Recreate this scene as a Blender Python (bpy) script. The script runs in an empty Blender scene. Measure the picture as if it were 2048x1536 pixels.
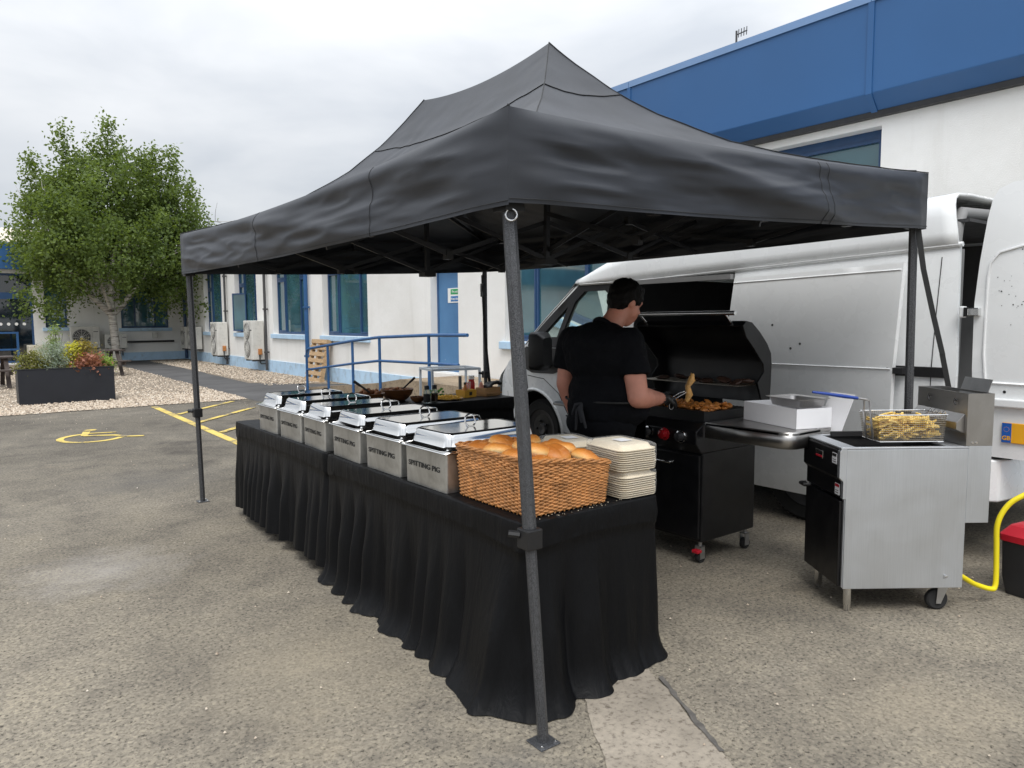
import bpy, bmesh, math, random
from mathutils import Vector, Matrix, noise
from mathutils.geometry import delaunay_2d_cdt
random.seed(7)
S = bpy.context.scene
C = S.collection
PI = math.pi
R_ = math.radians

# ------------------------------------------------------------------ camera
CAM_H, YAW, PITCH, ROLL = 1.52, R_(37.03), R_(5.04), R_(0.4)
fw = Vector((math.sin(YAW)*math.cos(PITCH), math.cos(YAW)*math.cos(PITCH), -math.sin(PITCH)))
rt = Vector((math.cos(YAW), -math.sin(YAW), 0)); up = rt.cross(fw)
r2 = math.cos(ROLL)*rt - math.sin(ROLL)*up; u2 = math.sin(ROLL)*rt + math.cos(ROLL)*up
cd = bpy.data.cameras.new('camera'); cam = bpy.data.objects.new('camera', cd); C.objects.link(cam)
cd.sensor_width = 36; cd.lens = 36*1450/2048; cd.clip_start = .05; cd.clip_end = 600
M = Matrix((r2, u2, -fw)).transposed().to_4x4(); M.translation = (0, 0, CAM_H)
cam.matrix_world = M; S.camera = cam

# ------------------------------------------------------------------ overcast sky, soft sun, exposure
W = bpy.data.worlds.new('World'); S.world = W; W.use_nodes = True
nt = W.node_tree; nt.nodes.clear()
def wn(t, **k):
    n = nt.nodes.new(t)
    for a, b in k.items(): setattr(n, a, b)
    return n
SUN_EL, SUN_AZ = R_(58), R_(215)          # azimuth clockwise from +Y: behind the camera, to its left
out = wn('ShaderNodeOutputWorld'); bg = wn('ShaderNodeBackground')
sky = wn('ShaderNodeTexSky', sky_type='NISHITA', sun_disc=False, sun_elevation=SUN_EL, sun_rotation=SUN_AZ)
tc = wn('ShaderNodeTexCoord'); sep = wn('ShaderNodeSeparateXYZ'); mp = wn('ShaderNodeMapping')
mp.inputs['Scale'].default_value = (1.5, 1.5, 4.2)
n1 = wn('ShaderNodeTexNoise'); n1.inputs['Scale'].default_value = 1.7; n1.inputs['Detail'].default_value = 5; n1.inputs['Roughness'].default_value = .52
n1.inputs['Distortion'].default_value = .25
r1 = wn('ShaderNodeValToRGB'); r1.color_ramp.elements[0].position = .33; r1.color_ramp.elements[1].position = .66
r1.color_ramp.elements[0].color = (.60, .635, .685, 1); r1.color_ramp.elements[1].color = (.85, .865, .885, 1)
mr = wn('ShaderNodeMapRange'); mr.inputs[1].default_value = 0; mr.inputs[2].default_value = 1; mr.inputs[3].default_value = .63; mr.inputs[4].default_value = 2.5   # overcast: brighter overhead
mul = wn('ShaderNodeMix', data_type='RGBA', blend_type='MULTIPLY'); mul.inputs[0].default_value = 1
sk = wn('ShaderNodeMix', data_type='RGBA', blend_type='MULTIPLY'); sk.inputs[0].default_value = 1; sk.inputs[7].default_value = (.08, .08, .08, 1)
mx = wn('ShaderNodeMix', data_type='RGBA'); mx.inputs[0].default_value = .9
L = nt.links.new
L(tc.outputs['Generated'], mp.inputs[0]); L(mp.outputs[0], n1.inputs['Vector']); L(n1.outputs[0], r1.inputs[0])
L(tc.outputs['Generated'], sep.inputs[0]); sq = wn('ShaderNodeMath', operation='POWER'); sq.inputs[1].default_value = 1.8; mxz = wn('ShaderNodeMath', operation='MAXIMUM'); mxz.inputs[1].default_value = 0
L(sep.outputs[2], mxz.inputs[0]); L(mxz.outputs[0], sq.inputs[0]); L(sq.outputs[0], mr.inputs[0])
L(r1.outputs[0], mul.inputs[6]); L(mr.outputs[0], mul.inputs[7])
L(sky.outputs[0], sk.inputs[6]); L(sk.outputs[2], mx.inputs[6]); L(mul.outputs[2], mx.inputs[7])
L(mx.outputs[2], bg.inputs[0]); bg.inputs[1].default_value = 1.0; L(bg.outputs[0], out.inputs[0])
sd = bpy.data.lights.new('sun', 'SUN'); sd.energy = 1.5; sd.angle = R_(28); sd.color = (1, .97, .92)
sun = bpy.data.objects.new('sun', sd); C.objects.link(sun)
sv = Vector((math.sin(SUN_AZ)*math.cos(SUN_EL), math.cos(SUN_AZ)*math.cos(SUN_EL), math.sin(SUN_EL)))
sun.rotation_euler = sv.to_track_quat('Z', 'Y').to_euler(); sun.location = sv*40
S.view_settings.view_transform = 'Standard'; S.view_settings.look = 'None'
S.view_settings.gamma = 1; S.view_settings.exposure = .56; S.view_settings.use_curve_mapping = False

# ------------------------------------------------------------------ helpers
def tag(o, label=None, cat=None, group=None, kind=None):
    for k, v in (('label', label), ('category', cat), ('group', group), ('kind', kind)):
        if v: o[k] = v
    return o
def empty(name, loc=(0, 0, 0), rz=0, label=None, cat=None, group=None):
    o = bpy.data.objects.new(name, None); C.objects.link(o); o.location = loc; o.rotation_euler = (0, 0, rz)
    o.empty_display_size = .1
    return tag(o, label, cat, group)
def link(name, me, mat=None, parent=None, loc=None, rot=None, scale=None):
    o = bpy.data.objects.new(name, me); C.objects.link(o)
    if mat is not None and not len(me.materials): me.materials.append(mat)
    if parent: o.parent = parent
    if loc: o.location = loc
    if rot: o.rotation_euler = rot
    if scale: o.scale = scale
    return o
def copy_tree(o, parent=None):
    c = o.copy(); C.objects.link(c); c.parent = parent
    for ch in list(o.children): copy_tree(ch, c)
    return c

class MB:
    """collects shapes; build() links them as one mesh object"""
    def __init__(s): s.v = []; s.f = []
    def add(s, vs, fs):
        b = len(s.v); s.v += [tuple(v) for v in vs]; s.f += [tuple(b+i for i in f) for f in fs]; return s
    def box(s, x0, x1, y0, y1, z0, z1, m=None):
        vs = [Vector((x, y, z)) for z in (z0, z1) for y in (y0, y1) for x in (x0, x1)]
        if m is not None: vs = [m @ v for v in vs]
        return s.add(vs, [(0, 2, 3, 1), (4, 5, 7, 6), (0, 1, 5, 4), (2, 6, 7, 3), (0, 4, 6, 2), (1, 3, 7, 5)])
    def beam(s, a, b, w, h=None, upv=(0, 0, 1)):
        a, b = Vector(a), Vector(b); h = h or w; d = (b-a).normalized(); uv = Vector(upv)
        if abs(d.dot(uv)) > .97: uv = Vector((0, 1, 0)) if abs(d.y) < .9 else Vector((1, 0, 0))
        x = d.cross(uv).normalized(); y = x.cross(d)
        vs = [p+x*i*w/2+y*j*h/2 for p in (a, b) for i, j in ((-1, -1), (1, -1), (1, 1), (-1, 1))]
        return s.add(vs, [(3, 2, 1, 0), (4, 5, 6, 7)]+[(i, (i+1) % 4, 4+(i+1) % 4, 4+i) for i in range(4)])
    def tube(s, pts, r, n=8, close=False, cap=True):
        pts = [Vector(p) for p in pts]; k = len(pts); rs = r if isinstance(r, (list, tuple)) else [r]*k
        prev = None; rings = []
        for i, p in enumerate(pts):
            if close: d = pts[(i+1) % k]-pts[i-1]
            else: d = pts[min(i+1, k-1)]-pts[max(i-1, 0)]
            d.normalize()
            if prev is None:
                q = Vector((0, 0, 1)) if abs(d.z) < .9 else Vector((1, 0, 0)); x = d.cross(q).normalized()
            else:
                x = (prev-d*prev.dot(d))
                x = x.normalized() if x.length > 1e-6 else d.orthogonal().normalized()
            prev = x; y = d.cross(x)
            rings.append([p+(x*math.cos(2*PI*j/n)+y*math.sin(2*PI*j/n))*rs[i] for j in range(n)])
        b = [v for rg in rings for v in rg]; fs = []
        for i in range(k if close else k-1):
            i2 = (i+1) % k
            fs += [(i*n+j, i*n+(j+1) % n, i2*n+(j+1) % n, i2*n+j) for j in range(n)]
        if cap and not close: fs += [tuple(range(n-1, -1, -1)), tuple((k-1)*n+j for j in range(n))]
        return s.add(b, fs)
    def loft(s, loops, close=True, cap0=False, cap1=False):
        n = len(loops[0]); vs = [v for l in loops for v in l]; fs = []
        for i in range(len(loops)-1):
            for j in range(n if close else n-1):
                fs.append((i*n+j, i*n+(j+1) % n, (i+1)*n+(j+1) % n, (i+1)*n+j))
        if cap0: fs.append(tuple(range(n-1, -1, -1)))
        if cap1: fs.append(tuple((len(loops)-1)*n+j for j in range(n)))
        return s.add(vs, fs)
    def lathe(s, prof, n=24, c=(0, 0, 0), m=None, cap=True):
        loops = [[Vector((r*math.cos(2*PI*j/n), r*math.sin(2*PI*j/n), z)) for j in range(n)] for r, z in prof]
        loops = [[(m @ v if m is not None else v)+Vector(c) for v in l] for l in loops]
        return s.loft(loops, True, cap, cap)
    def prism(s, poly, axis, a, b):
        """extrude 2D polygon along axis ('x': poly is (y,z), 'y': (x,z), 'z': (x,y))"""
        def p(u, w, t): return {'x': (t, u, w), 'y': (u, t, w), 'z': (u, w, t)}[axis]
        return s.loft([[Vector(p(u, w, a)) for u, w in poly], [Vector(p(u, w, b)) for u, w in poly]], True, True, True)
    def sphere(s, c, r, nu=12, nv=8, m=None):
        c = Vector(c); r = (r, r, r) if not isinstance(r, (list, tuple)) else r
        loops = []
        for i in range(nv+1):
            t = -PI/2+PI*i/nv; cr = max(math.cos(t), .02)
            l = [Vector((r[0]*cr*math.cos(2*PI*j/nu), r[1]*cr*math.sin(2*PI*j/nu), r[2]*math.sin(t))) for j in range(nu)]
            loops.append([(m @ v if m is not None else v)+c for v in l])
        return s.loft(loops, True, True, True)
    def mesh(s, name='mesh', smooth=None):
        me = bpy.data.meshes.new(name); me.from_pydata(s.v, [], s.f)
        bm = bmesh.new(); bm.from_mesh(me); bmesh.ops.recalc_face_normals(bm, faces=bm.faces); bm.to_mesh(me); bm.free()
        if smooth is not None:
            me.polygons.foreach_set('use_smooth', [True]*len(me.polygons)); me.set_sharp_from_angle(angle=R_(smooth))
        me.update(); return me
    def build(s, name, mat, parent=None, smooth=None, bev=0, loc=None, rot=None, seg=2):
        me = s.mesh(name, smooth); o = link(name, me, mat, parent, loc, rot)
        if bev:
            md = o.modifiers.new('bevel', 'BEVEL'); md.width = bev; md.segments = seg; md.limit_method = 'ANGLE'; md.angle_limit = R_(40)
        return o

def rrect(hx, hy, r, z=0, n=5, c=(0, 0)):
    pts = []
    for sx, sy, a0 in ((1, 1, 0), (-1, 1, 90), (-1, -1, 180), (1, -1, 270)):
        for i in range(n+1):
            a = R_(a0+90*i/n); pts.append(Vector((c[0]+sx*(hx-r)+r*math.cos(a), c[1]+sy*(hy-r)+r*math.sin(a), z)))
    return pts
def fbm(p, sc=1., oc=3, seed=0.):
    return noise.fractal(Vector(p)*sc+Vector((seed, seed*1.7, -seed)), 1.0, 2.0, oc)
def interp(tab, u):
    if u <= tab[0][0]: return tab[0][1]
    for (a, b), (c, d) in zip(tab, tab[1:]):
        if u <= c: return b+(d-b)*(u-a)/(c-a)
    return tab[-1][1]
def text_mesh(body, size, bold=.0, depth=.0006):
    cu = bpy.data.curves.new('t', 'FONT'); cu.body = body; cu.size = size; cu.align_x = 'CENTER'; cu.align_y = 'CENTER'
    cu.offset = bold; cu.extrude = depth; cu.resolution_u = 3
    o = bpy.data.objects.new('t', cu); C.objects.link(o)
    dg = bpy.context.evaluated_depsgraph_get(); me = bpy.data.meshes.new_from_object(o.evaluated_get(dg))
    bpy.data.objects.remove(o); bpy.data.curves.remove(cu); me.materials.clear(); return me
def panel(outer, holes, fmap, step=.1, thick=0., tdir=None):
    """2D polygon with holes -> surface mapped by fmap(u,v) -> Vector; optional thickness along tdir"""
    vs = []; es = []
    def dens(l):
        o = []
        for a, b in zip(l, l[1:]+l[:1]):
            k = max(1, int(math.dist(a, b)/step)); o += [(a[0]+(b[0]-a[0])*i/k, a[1]+(b[1]-a[1])*i/k) for i in range(k)]
        return o
    def inside(p, l):
        c = False
        for (x1, y1), (x2, y2) in zip(l, l[1:]+l[:1]):
            if (y1 > p[1]) != (y2 > p[1]) and p[0] < (x2-x1)*(p[1]-y1)/(y2-y1)+x1: c = not c
        return c
    for l in [outer]+holes:
        l = dens(l); b = len(vs); vs += l; es += [(b+i, b+(i+1) % len(l)) for i in range(len(l))]
    xs = [p[0] for p in outer]; ys = [p[1] for p in outer]
    y = min(ys)+step*.51
    while y < max(ys):
        x = min(xs)+step*.51
        while x < max(xs):
            if inside((x, y), outer) and not any(inside((x, y), h) for h in holes): vs.append((x, y))
            x += step
        y += step
    r = delaunay_2d_cdt([Vector(v) for v in vs], es, [], 0, 1e-5)
    V2 = r[0]; tris = []
    for f in r[2]:
        c = [sum(V2[i][k] for i in f)/len(f) for k in (0, 1)]
        if inside(c, outer) and not any(inside(c, h) for h in holes): tris.append(f)
    mb = MB(); P = [fmap(v[0], v[1]) for v in V2]
    if not thick: return mb.add(P, tris)
    td = Vector(tdir)*thick; n = len(P); fs = list(tris)+[tuple(n+i for i in reversed(f)) for f in tris]
    cnt = {}
    for f in tris:
        for a, b in zip(f, f[1:]+f[:1]): cnt[(a, b)] = 1
    for a, b in list(cnt):
        if (b, a) not in cnt: fs.append((b, a, n+a, n+b))
    return mb.add(P+[p+td for p in P], fs)

# ------------------------------------------------------------------ materials
MATS = {}
def nodes(name):
    m = bpy.data.materials.new(name); m.use_nodes = True; t = m.node_tree
    return m, t, t.nodes['Principled BSDF']
def nn(t, ty, **k):
    n = t.nodes.new(ty)
    for a, b in k.items():
        if a in ('data_type', 'blend_type', 'feature', 'distance', 'noise_dimensions', 'wave_type', 'bands_direction', 'operation', 'noise_type'): setattr(n, a, b)
        else: n.inputs[a.replace('_', ' ')].default_value = b
    return n
def ramp(t, fac, stops):
    r = t.nodes.new('ShaderNodeValToRGB'); e = r.color_ramp.elements
    while len(e) < len(stops): e.new(.5)
    for el, (p, c) in zip(e, stops): el.position = p; el.color = (*c, 1) if len(c) == 3 else c
    t.links.new(fac, r.inputs[0]); return r.outputs[0]
def mixc(t, fac, a, b, mode='MIX'):
    n = t.nodes.new('ShaderNodeMix'); n.data_type = 'RGBA'; n.blend_type = mode
    for i, v in ((0, fac), (6, a), (7, b)):
        if isinstance(v, (int, float)): n.inputs[i].default_value = v
        elif isinstance(v, tuple): n.inputs[i].default_value = (*v, 1)
        else: t.links.new(v, n.inputs[i])
    return n.outputs[2]
def co(t, kind='Object', scale=None):
    c = t.nodes.new('ShaderNodeTexCoord').outputs[kind] if kind != 'Position' else t.nodes.new('ShaderNodeNewGeometry').outputs['Position']
    if scale:
        m = t.nodes.new('ShaderNodeMapping'); m.inputs['Scale'].default_value = scale; t.links.new(c, m.inputs[0]); c = m.outputs[0]
    return c
def noi(t, vec, scale, detail=3, rough=.5, dist=0):
    n = nn(t, 'ShaderNodeTexNoise', Scale=scale, Detail=detail, Roughness=rough, Distortion=dist); t.links.new(vec, n.inputs['Vector']); return n.outputs[0]
def bump(t, b, h, strength=.3, dist=.01, prev=None):
    n = nn(t, 'ShaderNodeBump', Strength=strength, Distance=dist); t.links.new(h, n.inputs['Height'])
    if prev: t.links.new(prev, n.inputs['Normal'])
    if b is not None: t.links.new(n.outputs[0], b.inputs['Normal'])
    return n.outputs[0]
def pm(name, col, rough=.5, metal=0, var=.12, vs=4, bs=0, bscale=60, spec=.5, coat=0, stretch=None, dirt=0, kind='Object', rvar=.08, emit=None):
    """painted / plain surface with tonal variation, roughness variation, optional fine bump and dirt"""
    if name in MATS: return MATS[name]
    m, t, b = nodes(name); v = co(t, kind, stretch)
    f = noi(t, v, vs, 5, .6)
    c = ramp(t, f, [(.25, tuple(x*(1-var) for x in col)), (.75, tuple(min(x*(1+var), 1) for x in col))])
    if dirt:
        d = noi(t, v, vs*2.7, 6, .65)
        dm = ramp(t, d, [(.5, (0, 0, 0)), (.78, (dirt, dirt, dirt))]); c = mixc(t, dm, c, tuple(x*.35 for x in (.5, .45, .38)))
    t.links.new(c, b.inputs['Base Color'])
    rr = ramp(t, noi(t, v, vs*3, 4), [(.3, (max(rough-rvar, .02),)*3), (.7, (min(rough+rvar, 1),)*3)]); t.links.new(rr, b.inputs['Roughness'])
    b.inputs['Metallic'].default_value = metal; b.inputs['Specular IOR Level'].default_value = spec; b.inputs['Coat Weight'].default_value = coat
    if bs: bump(t, b, noi(t, v, bscale, 4, .6), bs, .004)
    MATS[name] = m; return m

def m_asphalt():
    m, t, b = nodes('asphalt'); p = co(t, 'Position')
    big = noi(t, p, .42, 5, .6, .4); mid = noi(t, p, 2.3, 5, .65, .3); fine = noi(t, p, 55, 4, .75)
    base = ramp(t, big, [(.28, (.150, .134, .112)), (.45, (.212, .190, .156)), (.6, (.252, .226, .185)), (.78, (.305, .276, .230))])
    base = mixc(t, ramp(t, mid, [(.3, (.62, .62, .64)), (.52, (.95, .95, .94)), (.75, (1.14, 1.12, 1.06))]), (0, 0, 0), base, 'MIX') if False else mixc(t, 1., base, ramp(t, mid, [(.3, (.70, .70, .715)), (.5, (.95, .95, .945)), (.75, (1.12, 1.11, 1.07))]), 'MULTIPLY')
    vo = nn(t, 'ShaderNodeTexVoronoi', Scale=85.); t.links.new(p, vo.inputs['Vector'])
    stone = ramp(t, vo.outputs['Color'], [(0, (.62, .62, .63)), (.5, (.97, .96, .94)), (1, (1.38, 1.36, 1.30))])
    base = mixc(t, .8, base, stone, 'MULTIPLY')
    base = mixc(t, 1., base, ramp(t, fine, [(.34, (.20, .195, .20)), (.46, (.95, .95, .95)), (.7, (1.15, 1.15, 1.13))]), 'MULTIPLY')
    # older, darker tarmac away from the stall, and brown silt
    sp = nn(t, 'ShaderNodeSeparateXYZ'); t.links.new(p, sp.inputs[0])
    a = nn(t, 'ShaderNodeMath', operation='ADD'); t.links.new(sp.outputs[1], a.inputs[0])
    w = nn(t, 'ShaderNodeMath', operation='MULTIPLY'); t.links.new(noi(t, p, .5, 4), w.inputs[0]); w.inputs[1].default_value = 4.5; t.links.new(w.outputs[0], a.inputs[1])
    base = mixc(t, ramp(t, nmap(t, a.outputs[0], 6.5, 12.), [(0, (0, 0, 0)), (1, (.72, .72, .72))]), base, mixc(t, 1., base, (.52, .53, .56), 'MULTIPLY'))
    silt = ramp(t, noi(t, p, 1.3, 6, .7, .8), [(.6, (0, 0, 0)), (.78, (.5, .5, .5))]); base = mixc(t, silt, base, (.30, .255, .185))
    oil = ramp(t, noi(t, p, .8, 5, .6, .6), [(.28, (.8, .8, .8)), (.4, (0, 0, 0))]); base = mixc(t, oil, base, mixc(t, 1., base, (.5, .5, .53), 'MULTIPLY'))
    def spot(cx, cy, r, col, amt, base):           # individual stains: pale scuff, damp patches, spilt silt
        mp_ = t.nodes.new('ShaderNodeMapping'); mp_.inputs['Location'].default_value = (-cx, -cy, 0); t.links.new(p, mp_.inputs[0])
        ln_ = t.nodes.new('ShaderNodeVectorMath'); ln_.operation = 'LENGTH'; t.links.new(mp_.outputs[0], ln_.inputs[0])
        ad = nn(t, 'ShaderNodeMath', operation='MULTIPLY_ADD'); t.links.new(noi(t, p, 2.6/r, 5, .65), ad.inputs[0]); ad.inputs[1].default_value = r*1.6; t.links.new(ln_.outputs['Value'], ad.inputs[2])
        return mixc(t, ramp(t, nmap(t, ad.outputs[0], r*.6, r*1.75), [(0, (amt,)*3), (1, (0, 0, 0))]), base, col)
    base = spot(.6, 5.0, .6, (.40, .38, .36), .4, base); base = spot(1.35, 7.6, .9, (.10, .096, .092), .6, base); base = spot(-.2, 6.6, .8, (.12, .114, .105), .45, base)
    base = spot(1.15, 3.0, .7, (.33, .285, .21), .4, base); base = spot(1.35, 1.75, .35, (.10, .098, .098), .6, base); base = spot(4.6, .6, 1.1, (.15, .135, .115), .4, base); base = spot(2.9, 1.2, .5, (.34, .29, .215), .3, base)
    t.links.new(base, b.inputs['Base Color']); b.inputs['Roughness'].default_value = .93; b.inputs['Specular IOR Level'].default_value = .18
    n = bump(t, None, fine, .55, .012); n = bump(t, None, vo.outputs['Distance'], -.35, .008, n); bump(t, b, mid, .25, .03, n)
    return m
def nmap(t, v, a, b):
    n = t.nodes.new('ShaderNodeMapRange'); n.inputs[1].default_value = a; n.inputs[2].default_value = b; t.links.new(v, n.inputs[0]); return n.outputs[0]
def m_gravel():
    m, t, b = nodes('gravel'); p = co(t, 'Position')
    vo = nn(t, 'ShaderNodeTexVoronoi', Scale=26.); t.links.new(p, vo.inputs['Vector'])
    c = ramp(t, vo.outputs['Color'], [(0, (.16, .12, .085)), (.4, (.36, .29, .215)), (.75, (.5, .43, .34)), (1, (.66, .6, .52))])
    c = mixc(t, 1., c, ramp(t, noi(t, p, .9, 4), [(.3, (.72, .7, .66)), (.7, (1.05, 1.05, 1.05))]), 'MULTIPLY')
    c = mixc(t, 1., c, ramp(t, vo.outputs['Distance'], [(.25, (1, 1, 1)), (.65, (.3, .28, .26))]), 'MULTIPLY')
    t.links.new(c, b.inputs['Base Color']); b.inputs['Roughness'].default_value = .9; bump(t, b, vo.outputs['Distance'], -.8, .03); return m
def m_concrete(name='concrete', col=(.34, .30, .255), sp=40):
    m, t, b = nodes(name); p = co(t, 'Position'); f = noi(t, p, 3, 6, .65); g = noi(t, p, sp, 4, .7)
    c = ramp(t, f, [(.3, tuple(x*.75 for x in col)), (.7, tuple(x*1.2 for x in col))])
    c = mixc(t, 1., c, ramp(t, g, [(.33, (.5, .48, .46)), (.46, (.98, .98, .98)), (.68, (1.15, 1.15, 1.13))]), 'MULTIPLY')
    c = mixc(t, ramp(t, noi(t, p, 13, 3, .5), [(.66, (0, 0, 0)), (.72, (.7, .7, .7))]), c, (.12, .10, .085))
    t.links.new(c, b.inputs['Base Color']); b.inputs['Roughness'].default_value = .9; b.inputs['Specular IOR Level'].default_value = .25; bump(t, b, g, .35, .006); return m
def m_paint_line():
    m, t, b = nodes('road_paint'); p = co(t, 'Position'); f = noi(t, p, 38, 6, .75); g = noi(t, p, 3.2, 3)
    s = mixc(t, .5, f, g); c = ramp(t, s, [(.43, (.12, .11, .10)), (.475, (.5, .37, .085)), (.7, (.66, .52, .14))])
    t.links.new(c, b.inputs['Base Color']); b.inputs['Roughness'].default_value = .85; bump(t, b, f, .3, .006); return m
def m_render_wall():
    m, t, b = nodes('white_render'); p = co(t, 'Position'); f = noi(t, p, .7, 5, .6); g = noi(t, p, 90, 3, .6)
    c = ramp(t, f, [(.3, (.70, .69, .66)), (.65, (.80, .795, .775))])
    # rain streaks and grime: long vertical stains in the render
    st = noi(t, co(t, 'Position', (3.2, 3.2, .22)), 1., 6, .62)
    c = mixc(t, ramp(t, st, [(.55, (0, 0, 0)), (.85, (.30, .30, .30))]), c, (.36, .33, .28))
    hr = noi(t, p, 5, 5, .7); c = mixc(t, ramp(t, hr, [(.66, (0, 0, 0)), (.71, (.3, .3, .3))]), c, (.55, .53, .49))
    t.links.new(c, b.inputs['Base Color']); b.inputs['Roughness'].default_value = .9; b.inputs['Specular IOR Level'].default_value = .2
    n = bump(t, None, g, .35, .008); bump(t, b, noi(t, p, 6, 4), .25, .02, n); return m
def m_glass_pane(name='window_glass', col=(.035, .10, .12)):
    m, t, b = nodes(name); v = co(t, 'Position'); c = ramp(t, noi(t, v, .9, 3), [(.3, tuple(x*.6 for x in col)), (.7, tuple(x*1.5 for x in col))])
    t.links.new(c, b.inputs['Base Color']); b.inputs['Roughness'].default_value = .04; b.inputs['Specular IOR Level'].default_value = .9
    b.inputs['Coat Weight'].default_value = .6; b.inputs['Coat Roughness'].default_value = .03
    bump(t, b, noi(t, v, 1.1, 2), .05, .03); return m
def m_clear_glass():
    m, t, b = nodes('clear_glass'); b.inputs['Base Color'].default_value = (.75, .86, .84, 1); b.inputs['Roughness'].default_value = .02
    b.inputs['Transmission Weight'].default_value = .9; b.inputs['IOR'].default_value = 1.05; b.inputs['Specular IOR Level'].default_value = 1.; return m
def m_cloth(name, col, rough=.75, wr=.25, sc=7, st=(1, 1, 1), sheen=.0, spec=.3, ridged=False):
    m, t, b = nodes(name); v = co(t, 'Position', st); f = noi(t, v, 3, 4)
    t.links.new(ramp(t, f, [(.3, tuple(x*.8 for x in col)), (.7, tuple(x*1.25 for x in col))]), b.inputs['Base Color'])
    b.inputs['Roughness'].default_value = rough; b.inputs['Specular IOR Level'].default_value = spec; b.inputs['Sheen Weight'].default_value = sheen; b.inputs['Sheen Roughness'].default_value = .4
    if ridged:
        rn = nn(t, 'ShaderNodeTexNoise', Scale=sc, Detail=4., Roughness=.5, Distortion=.6, noise_type='RIDGED_MULTIFRACTAL'); t.links.new(v, rn.inputs['Vector']); h = rn.outputs[0]
    else: h = noi(t, v, sc, 5, .6, .8)
    n = bump(t, None, h, wr, .05); w = noi(t, co(t, 'Position'), 600, 2); bump(t, b, w, .08, .002, n); return m
def m_steel(name, col=(.62, .62, .62), rough=.28, stain=.3, st=(60, 1, 1), sc=6, kind='Object', rv=.3, ro=-.12):
    m, t, b = nodes(name); v = co(t, kind); f = noi(t, v, sc, 6, .65, .5); br = noi(t, co(t, kind, st), 4, 3, .6)
    c = ramp(t, f, [(.3, tuple(x*(1-stain) for x in col)), (.7, col)]); c = mixc(t, .2 if 'sheet' in name else .12, c, br, 'MULTIPLY')
    t.links.new(c, b.inputs['Base Color']); b.inputs['Metallic'].default_value = 1
    s = nn(t, 'ShaderNodeMath', operation='MULTIPLY_ADD'); t.links.new(f, s.inputs[0]); s.inputs[1].default_value = rv; s.inputs[2].default_value = rough+ro; t.links.new(s.outputs[0], b.inputs['Roughness'])
    bump(t, b, br, .06 if rv > .2 else .01, .002); return m
def m_hammer():
    m, t, b = nodes('hammertone'); v = co(t); vo = nn(t, 'ShaderNodeTexVoronoi', Scale=420.); t.links.new(v, vo.inputs['Vector'])
    t.links.new(ramp(t, vo.outputs['Distance'], [(.2, (.16, .165, .175)), (.6, (.035, .036, .04))]), b.inputs['Base Color'])
    b.inputs['Metallic'].default_value = .45; b.inputs['Roughness'].default_value = .42; bump(t, b, vo.outputs['Distance'], -.5, .002); return m
def m_leaf(name, dark, light, sc=1.6, trans=.25):
    m, t, b = nodes(name); p = co(t, 'Position'); f = noi(t, p, sc, 3, .6); g = noi(t, p, 17, 2)
    s = mixc(t, .45, f, g); t.links.new(ramp(t, s, [(.36, dark), (.62, light)]), b.inputs['Base Color'])
    b.inputs['Roughness'].default_value = .55; b.inputs['Specular IOR Level'].default_value = .3
    tr = t.nodes.new('ShaderNodeBsdfTranslucent'); tr.inputs[0].default_value = (light[0]*1.5, light[1]*1.5, light[2]*.8, 1)
    ms = t.nodes.new('ShaderNodeMixShader'); ms.inputs[0].default_value = trans
    t.links.new(b.outputs[0], ms.inputs[1]); t.links.new(tr.outputs[0], ms.inputs[2]); t.links.new(ms.outputs[0], t.nodes['Material Output'].inputs[0]); return m
def m_bark():
    m, t, b = nodes('birch_bark'); v = co(t, 'Object', (1, 1, 7)); f = noi(t, v, 2.4, 5, .7, .6)
    t.links.new(ramp(t, f, [(.36, (.06, .05, .045)), (.44, (.36, .33, .29)), (.6, (.62, .59, .54))]), b.inputs['Base Color']); b.inputs['Roughness'].default_value = .85; bump(t, b, f, .4, .02); return m
def m_bread():
    m, t, b = nodes('bread_crust'); v = co(t); s = nn(t, 'ShaderNodeSeparateXYZ'); t.links.new(v, s.inputs[0])
    a = nn(t, 'ShaderNodeMath', operation='MULTIPLY_ADD'); t.links.new(noi(t, v, 26, 4, .65), a.inputs[0]); a.inputs[1].default_value = .022; t.links.new(s.outputs[2], a.inputs[2])
    c = ramp(t, nmap(t, a.outputs[0], -.012, .05), [(.08, (.84, .70, .46)), (.26, (.80, .54, .22)), (.48, (.68, .32, .07)), (.72, (.55, .20, .032)), (1, (.40, .125, .018))])
    c = mixc(t, ramp(t, noi(t, v, 45, 5, .7), [(.55, (0, 0, 0)), (.75, (.35, .35, .35))]), c, (.82, .6, .32))
    t.links.new(c, b.inputs['Base Color']); b.inputs['Roughness'].default_value = .5; bump(t, b, noi(t, v, 60, 4), .3, .004); return m

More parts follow.
